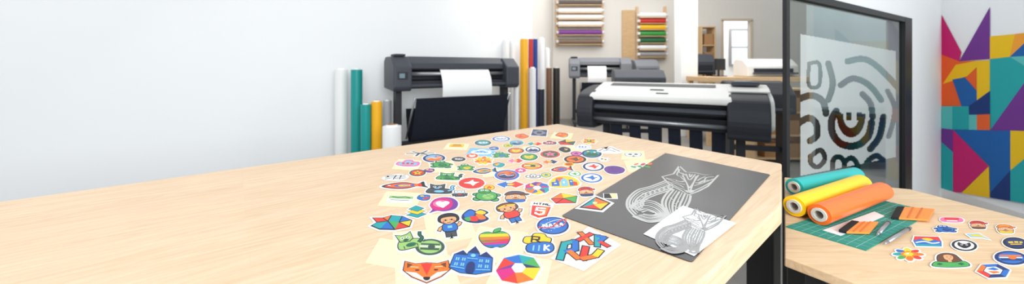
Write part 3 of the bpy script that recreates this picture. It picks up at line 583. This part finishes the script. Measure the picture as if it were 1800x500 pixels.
for a in ([(1195,298),(1190,308),(1201,311)],[(1255,311),(1241,313),(1238,321)],[(1171,314),(1189,321),(1204,325)],[(1254,315),(1233,323),(1220,327)],[(1197,312),(1207,322),(1211,337)],[(1224,310),(1219,322),(1213,337)],[(1206,306),(1212,317),(1222,307)],[(1200,308),(1209,326),(1212,331)],[(1228,308),(1216,326),(1212,331)],[(1174,319),(1190,329),(1204,334)],[(1251,320),(1233,330),(1219,336)],[(1170,313),(1182,316),(1190,317)],[(1194,304),(1200,305),(1206,309)],[(1240,311),(1232,314),(1226,318)],[(1246,317),(1236,319),(1228,323)],[(1180,321),(1193,325),(1202,330)],[(1192,296),(1194,303),(1203,308)],[(1212,306),(1213,312),(1217,307)]): fs_.append((cat(a,n=5),2.2))
fs_.append((cat([(1205,335),(1212,339),(1219,335)],n=4),5))
for a in ([(1188,318),(1197,320),(1203,319)],[(1222,322),(1229,322),(1237,318)]): fs_.append((a,3.6))
for i,c in enumerate(interp([(1170,318),(1144,328),(1120,335),(1104,350),(1103,366),(1116,381)],[(1184,333),(1166,339),(1146,346),(1134,352),(1130,358),(1132,362)],7)): fs_.append((c,3.2 if i in(0,6) else (3 if i%2 else 1.6)))
for t in range(7):
    x=1126+t*8; y=346-t*2.6; fs_.append((cat([(x,y),(x+5,y-6),(x+9,y-1),(x+5,y+2),(x+2,y-1)],n=4),1.6))
for i,c in enumerate(interp([(1180,332),(1168,346),(1164,358),(1170,372),(1182,386)],[(1214,344),(1212,354),(1207,364),(1201,376),(1199,386)],8)): fs_.append((c,3.2 if i in(0,7) else (2.8 if i%2 else 1.6)))
for t in range(5): 
    x=1178+t*3.4; y=348+t*7; fs_.append((cat([(x,y),(x+6,y+4),(x+12,y-1)],n=4),1.6))
fs_.append((cat([(1178,387),(1190,391),(1202,387)],n=4),5))
for i,c in enumerate(interp([(1106,366),(1124,353),(1152,356),(1172,372),(1168,386),(1140,391),(1112,381)],[(1124,371),(1134,368),(1146,371),(1154,376),(1150,379),(1140,379),(1130,377)],6)): fs_.append((c,3.6 if i in (0,5) else (3.4 if i%2 else 1.8)))
fs_.append((cat([(1128,374),(1138,371),(1150,375)],n=4),3))
def foxmesh(mb,z,m,tf,k=1.0):
    for i,(pts,w) in enumerate(fs_):
        pp=[P(*tf(x,y),z) for x,y in pts]
        poly_=S([(p.x,p.y) for p in pp],w*k*.0021)
        n=len(pp); zz=z+i*.000008
        for j in range(n-1):
            a,b,c,d=poly_[j],poly_[j+1],poly_[2*n-2-j],poly_[2*n-1-j]
            mb.add([(a[0],a[1],zz),(b[0],b[1],zz),(c[0],c[1],zz),(d[0],d[1],zz)],[[0,3,2,1]],m)
mb,c=quadobj([(1170,270),(1354,308),(1216,463),(987,381)],T+.0001,T+.0021,MPL,rnd=.008)
foxmesh(mb,T+.0023,MSV,lambda x,y:(x,y),1.0)
mk(mb,'metal_plate',loc=tuple(c),world=True,label='dark metal plate with engraved sitting fox design',category='plate')
MPG=mat('grid_paper',(240,241,243),.5)
MLN=mat('grid_line',(190,197,208),.6)
def grid(mb,pxs,z,nx,ny,w,m=MLN):
    ps=[P(x,y,z) for x,y in pxs]
    for k,(a,b,c,d) in ((nx,(ps[0],ps[1],ps[3],ps[2])),(ny,(ps[1],ps[2],ps[0],ps[3]))):
        for i in range(1,k):
            t=i/k; p=a.lerp(b,t); q=c.lerp(d,t); q_=S([(p.x,p.y),(q.x,q.y)],w)
            if area(q_)<0: q_=q_[::-1]
            mb.flat(q_,z+(0 if k==nx else .00005),m)
sq=[(1131,412),(1200,362),(1294,393),(1220,451)]
mb,c=quadobj(sq,T+.0031,T+.0035,MPG)
grid(mb,sq,T+.0036,7,9,.0009)
foxmesh(mb,T+.0038,MFG,lambda x,y:(1155+(x-1104)*.76,368+(y-294)*.8),.66)
mk(mb,'transfer_sheet',loc=tuple(c),world=True,label='white gridded transfer sheet with silver fox decal',category='paper')
sq=[(968,455),(1034,399),(1091,431),(1026,477)]
mb,c=quadobj(sq,T+.0008,T+.0012,MPG); grid(mb,sq,T+.0013,8,7,.0009)
def pst(pts,w,z,m):
    q=[P(x,y,z) for x,y in pts]; pl=S([(p.x,p.y) for p in q],w)
    if area(pl)<0: pl=pl[::-1]
    mb.flat(pl,z,m)
LT=[([(984,457),(993,427)],'t'),([(991,429),(1012,424)],'t'),([(1011,423),(1011,440)],'b'),([(1012,439),(992,443)],'b'),([(1000,441),(1018,456)],'o'),
 ([(1030,434),(1024,457)],'r'),([(1022,456),(1048,450)],'o'),([(1046,451),(1056,440)],'y'),
 ([(1020,409),(1040,430)],'o'),([(1016,423),(1040,411)],'r'),([(1050,434),(1050,414)],'t'),([(1048,415),(1064,418)],'b'),([(1064,417),(1052,426)],'b'),([(1054,425),(1070,434)],'r')]
for i,(pts,c1) in enumerate(LT): 
    a,b=pts; dx,dy=b[0]-a[0],b[1]-a[1]; l=math.hypot(dx,dy); e_=1.6
    pst([(a[0]-dx/l*e_,a[1]-dy/l*e_),(b[0]+dx/l*e_,b[1]+dy/l*e_)],.019 if i<8 else .0165,T+.0014+i*.00002,cm('k'))
for i,(pts,c1) in enumerate(LT): pst(pts,.0135 if i<8 else .0115,T+.0018+i*.00003,cm(c1))
mk(mb,'letter_sticker_sheet',loc=tuple(c),world=True,label='white gridded sheet with colourful blocky letter decals',category='sticker')
sticker(1046,361,56,26,pyramid(),'multicolour pyramid diamond sticker on the metal plate',0,z=T+.0026)
sticker(1073,347,24,9,([('c',R(0,0,.9,.9)),('k',[(-.9,-.9),(.2,-.9),(-.1,.9),(-.9,.9)])],1),'small cream and black sticker on the metal plate',0,z=T+.0026)

# ------------- right table things
G2='die-cut stickers beside the cutting mat'
for px,py,w,h,fn,lab in [(1673,388,38,13,lambda:([('p',sm([(-.9,-.6),(-.9,.6),(.9,.6),(.9,-.6)],6)),('r',R(0,.25,.7,.3)),('w',R(0,-.3,.5,.12))],1),'red and pink rounded label sticker'),
(1719,397,36,15,lambda:capdog('r','B'),'brown face sticker with red cap'),(1767,404,38,16,lambda:capdog('o','y'),'orange capped face sticker'),
(1662,405,42,15,lambda:turtle('b','n'),'blue splash creature sticker'),(1719,418,44,17,bolt,'pale blue and yellow boomerang sticker'),
(1785,429,46,22,lambda:badge('k','n','y','text'),'black badge sticker with yellow lettering'),(1630,426,54,24,sunset,'red and blue sunset landscape sticker'),
(1695,433,46,21,lambda:badge('k','w','k','face'),'black and white round dog sticker'),(1597,449,60,25,lambda:flower('orybtg','y',8),'multicolour petal flower sticker'),
(1777,455,60,26,lambda:badge('n','b','o','stripe'),'blue and orange round sticker'),(1668,459,64,27,portrait,'sticker of woman with brown hair and green leaves'),
(1746,478,62,28,hexa,'navy and orange hexagon emblem sticker')]:
    sticker(px,py,w,h,fn(),lab,random.uniform(-6,6),base=T2,grp=G2,sc=1.06)
MGM=mat('cutting_mat_green',(34,134,118),.6,noise=.05)
MGL=mat('mat_line',(156,212,200),.6)
sq=[(1640,374),(1522,442),(1381,400),(1535,350)]
ps=[P(x,y,T2) for x,y in sq]; c=sum(ps,Vector())/4
mb=MB(); mb.prism([(p.x,p.y) for p in ps],T2+.0002,T2+.0025,MGM)
def g2(m_,nx,ny,w):
    for k,(a,b,c_,d_) in ((nx,(ps[0],ps[1],ps[3],ps[2])),(ny,(ps[1],ps[2],ps[0],ps[3]))):
        for i in range(1,k):
            t=i/k; p=a.lerp(b,t); q=c_.lerp(d_,t); q_=S([(p.x,p.y),(q.x,q.y)],w)
            if area(q_)<0: q_=q_[::-1]
            mb.flat(q_,T2+.0026+(.00005 if k==nx else 0),m_)
g2(MGL,18,9,.0008)
mk(mb,'cutting_mat',loc=tuple(c),world=True,label='green self-healing cutting mat with grid lines',category='cutting mat')
for nm,a,b,rgb,r in (('teal',(1396,345),(1504,322),(30,170,168),.032),('yellow',(1396,382),(1514,338),(250,200,24),.033),('orange',(1440,397),(1551,352),(240,112,40),.0315)):
    pa=P(*a,T2)+Vector((0,0,r+.003)); pb=P(*b,T2)+Vector((0,0,r+.003)); m_=mat('vinyl_'+nm,rgb,.3,spec=.5)
    e=top('vinyl_roll','%s vinyl roll with cardboard core lying on cutting mat'%nm if nm!='teal' else 'teal vinyl roll lying at back of table','vinyl roll',tuple(pa),group='vinyl rolls on the small table')
    mb=MB(); mb.cyl((0,0,0),pb-pa,r,m_,40,r*.66,m_); mk(mb,'vinyl_wrap',e)
    ax=(pb-pa).normalized(); mb=MB(); mb.cyl(-ax*.004,pb-pa+ax*.004,r*.66,MPP,40,r*.4,mat('core_grey',(206,200,192),.8)); mk(mb,'core_tube',e)
MSO=mat('squeegee_orange',(236,138,56),.5); MSO2=mat('squeegee_ridge',(206,108,36),.5); MFE=mat('felt_black',(26,26,28),.95)
def squeegee(felt,blade,lab):
    zb=T2+.0046; pf=[P(x,y,T2) for x,y in felt]; pb=[P(x,y,T2) for x,y in blade]; c=sum(pb,Vector())/4
    e=top('squeegee',lab,'squeegee',(c.x,c.y,zb))
    mb=MB(); mb.prism([(p.x-c.x,p.y-c.y) for p in pb],0,.006,MSO)
    for t in (.3,.6): 
        a=pb[0].lerp(pb[3],t)-c; b=pb[1].lerp(pb[2],t)-c; q=S([(a.x,a.y),(b.x,b.y)],.004); mb.prism(q,.006,.0072,MSO2)
    mk(mb,'blade',e,bevel=.001)
    mb=MB(); mb.prism([(p.x-c.x,p.y-c.y) for p in pf],-.0005,.0075,MFE); mk(mb,'felt_edge',e,bevel=.001)
squeegee([(1474,411),(1497,394),(1510,396),(1488,414)],[(1488,414),(1510,396),(1544,396),(1528,415)],'orange squeegee with black felt edge on plastic sheet')
squeegee([(1566,388),(1577,369),(1590,369),(1580,389)],[(1580,389),(1590,369),(1643,373),(1632,392)],'orange squeegee with black felt edge on mat corner')
MCS=mat('clear_sheet',(228,234,234),.25)
sq=[(1446,407),(1537,374),(1555,382),(1478,417)]; ps=[P(x,y,T2) for x,y in sq]; c=sum(ps,Vector())/4
mb=MB(); mb.prism([(p.x,p.y) for p in ps],T2+.0028,T2+.0034,MCS); mk(mb,'plastic_sheet',loc=tuple(c),world=True,label='white plastic film offcut under the squeegee',category='plastic sheet')
def knife(a,b,lab):
    pa=P(*a,T2)+Vector((0,0,.007)); pb=P(*b,T2)+Vector((0,0,.007)); ax=(pb-pa)
    e=top('craft_knife',lab,'knife',tuple(pa)); mb=MB(); mb.cyl(ax*.18,ax,.0045,MAL,16); mb.cyl(ax*.9,ax*.94,.0052,MDK,16); mk(mb,'handle',e)
    mb=MB(); mb.cyl(ax*.07,ax*.18,.002,MAL,16,r1=.0045); mk(mb,'collar',e)
    mb=MB(); n_=ax.cross(Vector((0,0,1))).normalized(); p=[ax*0,ax*.08+n_*.003,ax*.1-n_*.003]; mb.add(p+[q+Vector((0,0,.0008)) for q in p],[[0,2,1],[3,4,5],[0,1,4,3],[1,2,5,4],[2,0,3,5]],MAL); mk(mb,'knife_blade',e)
knife((1541,419),(1563,394),'slim silver craft knife lying on table'); knife((1551,436),(1600,405),'silver craft knife with long handle')

# ------------- background rolls standing
RC=dict(w=(240,240,240),t=(22,150,146),y=(246,180,30),e=(170,172,176),b=(30,60,140),r=(190,50,44),n=(30,36,54),k=(40,36,34),B=(120,86,62))
def vroll(px,py,w,d,key,lab,grp):
    m_=mat('roll_'+key,RC[key],.4); z1=H-(py-HY)/F*d; r=w/2/F*d; x=(px-900)/F*d
    e=top('vinyl_roll',lab,'vinyl roll',(x,d,0),group=grp)
    mb=MB(); mb.cyl((0,0,.0),(0,0,z1-.02),r,m_,28,r*.6); mk(mb,'vinyl_wrap',e)
    mb=MB(); mb.cyl((0,0,.005),(0,0,z1),r*.6,MPP,24,r*.45,MCARD); mk(mb,'core_tube',e)
g='rolls leaning by the wall beside the plotter'
vroll(600,120,21,4.75,'w','tall white vinyl roll standing by wall',g); vroll(627,120,19,4.72,'t','tall teal vinyl roll standing by wall',g)
vroll(643,181,17,4.45,'t','short teal vinyl roll standing by wall',g); vroll(662,176,18,4.5,'y','yellow vinyl roll standing by wall',g)
vroll(681,175,14,4.9,'e','grey roll standing behind white roll',g); vroll(689,219,32,4.0,'w','short thick white roll standing by plotter',g)
g='rolls standing at the end of the wall'
for a in [(921,67,14,6.35,'y','tall yellow vinyl roll standing upright'),(889,68,12,6.6,'w','white roll standing behind plotter'),(902,68,10,6.75,'w','white roll standing behind plotter'),(933,67,8,6.75,'r','narrow red roll standing upright'),(941,67,8,6.95,'b','narrow blue roll standing upright'),(952,66,11,7.2,'w','tall white roll standing upright'),
 (907,150,9,5.95,'w','short white roll beside plotter'),(936,118,12,6.3,'w','white roll standing in front of coloured rolls'),(951,155,12,6.5,'n','dark navy roll standing upright'),(965,118,10,6.7,'B','brown roll standing upright'),(978,118,12,6.75,'k','black roll standing upright'),(962,84,9,7.5,'w','white roll standing behind others')]: vroll(*a,g)

# ------------- plotters
def plotter(x,y,rot,W,Ht,lab,pr=(.34,.74),mbody=MDK,dep=.5,bin_=True):
    k=Ht/1.57; e=top('wide_format_plotter',lab,'printer',(x,y,0),rot)
    z0=1.12*k; z1=1.55*k; c=.22*k
    mb=MB(); mb.prof([(.0,z0+.02),(.02,z0),(dep,z0+.02),(dep,z1-.06),(dep-.1,z1),(.16,z1),(.05,z1-.1),(.05,z1-.17),(.14,z1-.2),(.14,z0+.12),(0,z0+.1)],c,W-c,MDK2); mk(mb,'body',e,bevel=.01)
    mb=MB(); mb.prof([(.035,z1-.16),(.035,z1-.08),(.15,z1+.015),(dep-.1,z1+.015),(dep-.1,z1-.0),(.16,z1-.005)],c+.02,W-c-.02,mbody); mk(mb,'top_cover',e,bevel=.008)
    for x0,x1 in ((0,c+.02),(W-c-.02,W)):
        mb=MB(); mb.prof([(-.06,z0+.02),(-.02,z0-.03),(dep,z0),(dep,z1-.05),(dep-.08,z1+.01),(.1,z1+.01),(-.06,z1-.13)],x0,x1,mbody); mk(mb,'end_cover',e,bevel=.02,seg=3)
    mb=MB(); mb.box(.04,c-.03,.08,.26,z1+.012,z1+.04,MDK2); mb.box(.06,c-.05,.1,.2,z1+.04,z1+.044,mat('screen_grey',(120,140,150),.3)); mk(mb,'control_panel',e,bevel=.004)
    mb=MB(); mb.box(.05,c-.04,-.066,-.055,z1-.3,z1-.2,MDK2); mb.box(.07,c-.08,-.069,-.064,z1-.28,z1-.22,mat('screen_grey')); mk(mb,'front_display',e)
    mb=MB(); mb.cyl((c,.06,z0+.2),(W-c,.06,z0+.2),.03,MAL,16); mk(mb,'paper_roller',e)
    mb=MB(); mb.box(c,W-c,-.03,.14,z0+.02,z0+.06,MDK); mk(mb,'output_tray',e,bevel=.01)
    xa,xb=W*pr[0],W*pr[1]; mb=MB(); pf=[(.13,z0+.27),(.05,z0+.26),(-.0,z0+.2),(-.05,z0+.1),(-.07,z0-.02),(-.06,z0-.12)]
    pf=cat(pf,n=5); mb.sheet(pf,xa,xb,MPP,.004); mk(mb,'paper',e,label='white paper feeding out')
    if bin_:
        mb=MB(); pf=cat([(-.16,z0-.12),(-.1,z0-.3),(.0,z0-.55),(.1,z0-.72),(.22,z0-.7),(.32,z0-.3)],n=6); mb.sheet(pf,c*1.2,W-c*1.1,MNV,.008); mk(mb,'catch_bin',e,label='dark fabric catch basket')
        for xx in (c*1.2,W-c*1.1): 
            mb=MB(); mb.cyl((xx,.3,z0-.72),(xx-.03,-.2,z0-.1),.014,MAL,10); mk(mb,'support_arm',e)
    for xx in (c*.55,W-c*.55):
        mb=MB(); mb.box(xx-.04,xx+.04,.15,.3,.12,z0,MDK2); mk(mb,'stand_leg',e,bevel=.008)
        mb=MB(); mb.box(xx-.04,xx+.04,-.22,.6,.07,.13,MDK); mb.cyl((xx-.02,-.17,.035),(xx+.02,-.17,.035),.035,MBK,14); mb.cyl((xx-.02,.55,.035),(xx+.02,.55,.035),.035,MBK,14); mk(mb,'foot',e,bevel=.004)
    mb=MB(); mb.box(c*.5,W-c*.5,.2,.25,.3,.38,MDK2); mk(mb,'cross_bar',e)
    return e
plotter(-1.56,4.61,math.atan2(1.06,1.65),1.96,1.57,'dark grey wide format plotter on stand with white paper')
plotter(1.38,8.5,-.12,1.45,1.66,'grey plotter on stand near back wall',(.3,.6),mat('mid_grey_plastic',(128,130,136),.5),.45)

# big printer on open stand
W=1.75; e=top('wide_format_printer','black and white wide format printer with lid','printer',(.86,4.16,0),math.atan2(-.88,1.47))
mb=MB(); mb.prof([(.06,.9),(.1,.84),(.55,.84),(.6,.9),(.6,1.14),(.1,1.08),(.06,1.06)],.12,W-.12,MDK2); mk(mb,'body',e,bevel=.012)
lidp=[(-.08,1.04),(-.085,1.07),(-.07,1.095),(-.03,1.11),(.28,1.185),(.46,1.22),(.53,1.225),(.58,1.2),(.6,1.14),(.3,1.11),(.0,1.05)]
mb=MB(); mb.prof(lidp,.08,W-.28,MWP); mk(mb,'lid',e,bevel=.01,seg=3,label='white lid')
mb=MB(); mb.prof([(.30,1.194),(.35,1.204),(.42,1.217),(.42,1.2)],.22,W-.42,MDK); mk(mb,'paper_slot',e)
mb=MB(); mb.prof([(.03,1.12),(.033,1.132),(.05,1.137),(.05,1.12)],.78,.9,MDK); mb.prof([(.15,1.15),(.153,1.163),(.172,1.167),(.172,1.15)],.7,.84,MDK); mk(mb,'nameplate',e)
for x0,x1 in ((-.06,.13),(W-.32,W+.02)):
    cp=cat([(-.12,.78),(-.08,.72),(.2,.7),(.5,.7),(.6,.76),(.62,.9),(.62,1.1),(.56,1.18),(.4,1.18),(.15,1.15),(-.02,1.11),(-.1,1.05),(-.14,.9)],True,3)
    mb=MB(); mb.prof(cp,x0,x1,MDK2); mk(mb,'end_cover',e,bevel=.02,seg=3)
mb=MB(); mb.prof([(.16,1.15),(.58,1.16),(.6,1.2),(.5,1.225),(.24,1.2),(.14,1.17)],W-.31,W+.04,MWP); mk(mb,'side_lid',e,bevel=.015,label='white rounded end lid')
mb=MB(); mb.box(W-.28,W-.04,.27,.5,1.222,1.26,MDK); mb.box(W-.25,W-.1,.3,.46,1.26,1.264,mat('lcd',(90,120,150),.25)); mk(mb,'control_panel',e,bevel=.01)
mb=MB(); mb.prof(cat([(.02,.82),(.3,.78),(.55,.84),(.58,1.0),(.54,1.14),(.3,1.15),(.06,1.09),(.0,.96)],True,3),W+.0,W+.06,MWP); mk(mb,'side_panel',e,bevel=.015,label='white rounded side panel')
mb=MB(); mb.prof([(-.06,.99),(-.09,.955),(-.06,.93),(.08,.93),(.08,1.0)],.13,W-.32,MDK); mk(mb,'output_guide',e,bevel=.008)
mb=MB(); mb.cyl((.13,-.06,.83),(W-.32,-.06,.83),.022,MAL,16); mk(mb,'paper_roller',e)
mb=MB(); mb.prof([(-.1,.9),(-.085,.9),(-.005,.77),(-.02,.77)],.13,W-.32,MDK2); mk(mb,'front_flap',e,bevel=.003)
for i in range(6):
    x=.3+i*.2; mb=MB(); mb.prof([(.0,.84),(.02,.84),(.1,.5),(.08,.5)],x,x+.12,MNV); mk(mb,'catch_strap',e)
mb=MB(); mb.cyl((.22,.09,.5),(W-.28,.09,.5),.012,MAL,10); mk(mb,'catch_rod',e)
for xx in (.2,W-.2):
    mb=MB(); mb.box(xx-.04,xx+.04,.18,.32,.12,.84,MDK2); mk(mb,'stand_leg',e,bevel=.006)
    mb=MB(); mb.box(xx-.04,xx+.04,-.15,.65,.07,.13,MDK); mb.cyl((xx-.02,-.1,.035),(xx+.02,-.1,.035),.035,MBK,14); mb.cyl((xx-.02,.6,.035),(xx+.02,.6,.035),.035,MBK,14); mk(mb,'foot',e)
mb=MB(); mb.box(.2,W-.2,.22,.28,.3,.38,MDK2); mk(mb,'cross_bar',e)

def boxprinter(x,y,rot,W,z0,Hh,dep,mb1,lab,stand=True):
    e=top('desktop_printer',lab,'printer',(x,y,0 if stand else z0),rot); b=z0 if stand else 0
    mb=MB(); mb.prof([(0,b),(dep,b),(dep,b+Hh*.85),(dep*.8,b+Hh),(dep*.35,b+Hh*.95),(.02,b+Hh*.6)],0,W,mb1); mk(mb,'body',e,bevel=.02,seg=3)
    mb=MB(); mb.box(.1*W,.9*W,-.1,.02,b+.05,b+.08,MDK); mk(mb,'output_tray',e,bevel=.004)
    mb=MB(); mb.prof([(-.002,b+Hh*.2),(-.002,b+Hh*.45),(.02,b+Hh*.45),(.02,b+Hh*.2)],.12*W,.88*W,MDK2); mk(mb,'front_slot',e)
    if stand:
        for xx in (.08*W,.92*W):
            mb=MB(); mb.box(xx-.03,xx+.03,dep*.3,dep*.7,0,b,MDK2); mk(mb,'stand_leg',e)
        mb=MB(); mb.box(.08*W,.92*W,dep*.45,dep*.55,.25,.32,MDK2); mk(mb,'cross_bar',e)
    return e
boxprinter(1.78,6.1,-.15,.85,1.02,.36,.5,MDK,'dark office printer on stand behind wide printer')
boxprinter(2.95,4.75,-.3,.75,.8,.42,.6,MDK2,'black printer on stand behind wide printer')
boxprinter(3.0,8.5,.1,.6,1.2,.42,.4,mat('mid_grey_plastic'),'grey printer on stand beneath roll rack')
boxprinter(4.05,8.2,.0,.7,1.25,.5,.4,MDK,'dark copier on stand behind white column')
def bench(x0,x1,y0,y1,z,lab):
    e=top('workbench',lab,'table',((x0+x1)/2,(y0+y1)/2,0)); w=(x1-x0)/2;h_=(y1-y0)/2
    mb=MB(); mb.box(-w,w,-h_,h_,z-.09,z,WDL); mk(mb,'tabletop',e,bevel=.005)
    for a in (-1,1):
        for b in (-1,1):
            mb=MB(); X=a*(w-.06);Y=b*(h_-.06); mb.box(X-.04,X+.04,Y-.04,Y+.04,0,z-.09,WDL); mk(mb,'leg',e)
    mb=MB(); mb.box(-w+.05,w-.05,-h_+.05,h_-.05,.3,.33,WDL); mk(mb,'lower_shelf',e)
bench(3.5,5.9,6.3,7.1,1.24,'light wood workbench with white printer on top')
boxprinter(4.35,6.5,0,.95,1.242,.34,.45,MWP,'white and black printer on workbench',False)
def monitor(x,y,z,w,h_,rot,lab):
    e=top('monitor',lab,'monitor',(x,y,z),rot); mb=MB(); mb.box(-w/2,w/2,-.02,.02,.12,.12+h_,MBK); mk(mb,'screen',e,bevel=.005)
    mb=MB(); mb.box(-.02,.02,.02,.04,0,.2,MDK2); mb.box(-.12,.12,-.06,.1,0,.012,MDK2); mk(mb,'stand',e)
monitor(3.98,6.75,1.242,.26,.22,.4,'small black monitor on wood workbench')
def rack(px0,px1,ys,topz,lab,grp):
    x0=(px0-900)/F*YB; x1=(px1-900)/F*YB
    zb=H-(ys[-1][0]+8-HY)/F*YB
    e=top('roll_rack',lab,'rack',((x0+x1)/2,YB-.02,zb)); w=(x1-x0)/2
    for s_ in (-1,1):
        mb=MB(); mb.box(s_*w-.03,s_*w+.03,-.03,.018,0,topz-zb,WDL); mk(mb,'post',e)
    for yy,key in ys:
        z=H-(yy-HY)/F*YB-zb
        mb=MB(); mb.box(-w+.03,w-.03,-.2,.0,z-.085,z-.068,WDL); mk(mb,'rail',e)
    for yy,key in ys:
        z=H-(yy-HY)/F*YB; m_=mat('rack_'+key[0],key[1],.4)
        o=top('vinyl_roll','%s vinyl roll lying on wall rack'%key[0],'vinyl roll',((x0+x1)/2,YB-.13,z),group=grp)
        mb=MB(); mb.cyl((-w+.04,0,0),(w-.04,0,0),.068,m_,20,.045); mk(mb,'vinyl_wrap',o)
        mb=MB(); mb.cyl((-w-.02,0,0),(w+.02,0,0),.04,MPP,16); mk(mb,'core_tube',o)
wht=('white',(240,240,240))
rack(978,1058,[(6,('dark',(96,86,80))),(20,wht),(31,wht),(43,wht),(58,('purple',(120,60,140))),(74,('brown',(120,100,84)))],3.7,'wooden wall rack holding vinyl rolls','rolls on the purple and white rack')
rack(1119,1168,[(28,wht),(38,('red',(200,50,44))),(49,('yellow',(240,190,40))),(60,('green',(60,150,70))),(72,('dark green',(36,100,60))),(84,wht),(96,('grey',(150,150,150)))],3.1,'wooden wall rack holding coloured vinyl rolls','rolls on the colourful rack')
x0=(1093-900)/F*YB;x1=(1115-900)/F*YB; mb=MB(); mb.box(x0,x1,YB-.045,YB-.005,0.0,3.0,WDL); mk(mb,'wooden_board',loc=(x0,YB-.045,0),world=True,label='tall wooden board standing against back wall',category='board')
def shelf(x,y,w,h_,dep,n,lab,boxes):
    e=top('shelving_unit',lab,'shelf',(x,y,0))
    for s_ in (-1,1):
        mb=MB(); mb.box(s_*w/2-.015,s_*w/2+.015,-dep/2,dep/2,0,h_,WDL); mk(mb,'side_panel',e)
    for i in range(n+1):
        z=.05+i*(h_-.08)/n; mb=MB(); mb.box(-w/2+.015,w/2-.015,-dep/2,dep/2,z,z+.025,WDL); mk(mb,'shelf_board',e)
        if boxes and i<n:
            hh=(h_-.08)/n*.6; o=top('cardboard_box','brown cardboard box on wooden shelf','box',(x+random.uniform(-.03,.03),y-.02,z+.026),group='boxes on the wooden shelf')
            mb=MB(); mb.box(-w*.33,w*.33,-dep*.4,dep*.4,0,hh,MCARD); mk(mb,'carton',o,bevel=.004); mb=MB(); mb.box(-.03,.03,-dep*.402,dep*.402,hh,hh+.002,mat('tape',(200,170,120),.4)); mk(mb,'tape',o)
shelf(4.0,5.45,.8,1.1,.5,3,'light wood shelving unit with cardboard boxes',True)
shelf((1240-900)/F*9.4,9.45,.35,2.5,.4,5,'tall narrow wooden shelving unit against back wall',True)
e=top('office_desk','dark teal office desk behind glass panel','desk',(6.1,5.2,0)); mb=MB(); mb.box(-1.4,1.2,-.4,.4,.72,.78,mat('teal_laminate',(30,70,70),.5)); mk(mb,'desktop',e,bevel=.004)
mb=MB(); mb.box(-1.35,1.15,-.35,-.32,.1,.72,mat('teal_dark',(20,50,52),.6)); mk(mb,'modesty_panel',e)
for s_ in (-1.3,1.12):
    mb=MB(); mb.box(s_-.03,s_+.03,-.31,.35,0,.72,MBK); mk(mb,'leg',e)
monitor(6.0,5.25,.782,.6,.36,-.2,'black monitor on office desk')

# ------------- light, world, camera
w=bpy.data.worlds.new('world'); bpy.context.scene.world=w; w.use_nodes=True; bg=w.node_tree.nodes['Background']; bg.inputs[0].default_value=(.94,.975,1,1); bg.inputs[1].default_value=.84
def area_l(loc,size,e,col=(1,1,1),tgt=None):
    l=bpy.data.lights.new('added_area_light','AREA'); l.shape='RECTANGLE'; l.size=size[0]; l.size_y=size[1]; l.energy=e; l.color=col
    o=bpy.data.objects.new('added_area_light',l); COL.objects.link(o); o.location=loc
    if tgt: o.rotation_euler=(Vector(tgt)-Vector(loc)).to_track_quat('-Z','Y').to_euler()
area_l((1.2,-2.5,2.6),(3.5,2.2),270,(.95,.98,1),(-3,4,1.5)); area_l((-3.2,1.8,3.6),(1.2,1.2),32,(1,.99,.97),(.5,1.2,1)); area_l((2.2,6,3.9),(5,2.5),60,(1,.98,.95),(2.8,9.7,1.6)); area_l((2.5,7,4),(5,3),95,(1,.98,.95)); area_l((7,4.6,3.9),(3,1.5),80,(.95,1,1),(7,6.2,1.2)); area_l((7.2,10.9,3.9),(2,1),80)  # added unseen lamps: window-like key behind camera, others brighten table, walls and rooms
cam=bpy.data.cameras.new('camera'); co=bpy.data.objects.new('camera',cam); COL.objects.link(co); co.location=(0,0,H); co.rotation_euler=(math.pi/2,0,0)
cam.sensor_width=36; cam.clip_start=.02
zx,zy,zk=ZOOM if ZOOM else (900,250,1)
cam.lens=F*zk/1800*36; cam.shift_y=-(zy-HY)/1800*zk; cam.shift_x=(zx-900)/1800*zk
cam.dof.use_dof=True; cam.dof.focus_distance=1.0; cam.dof.aperture_fstop=2.4*zk
sc=bpy.context.scene; sc.camera=co
sc.view_settings.view_transform='Standard'
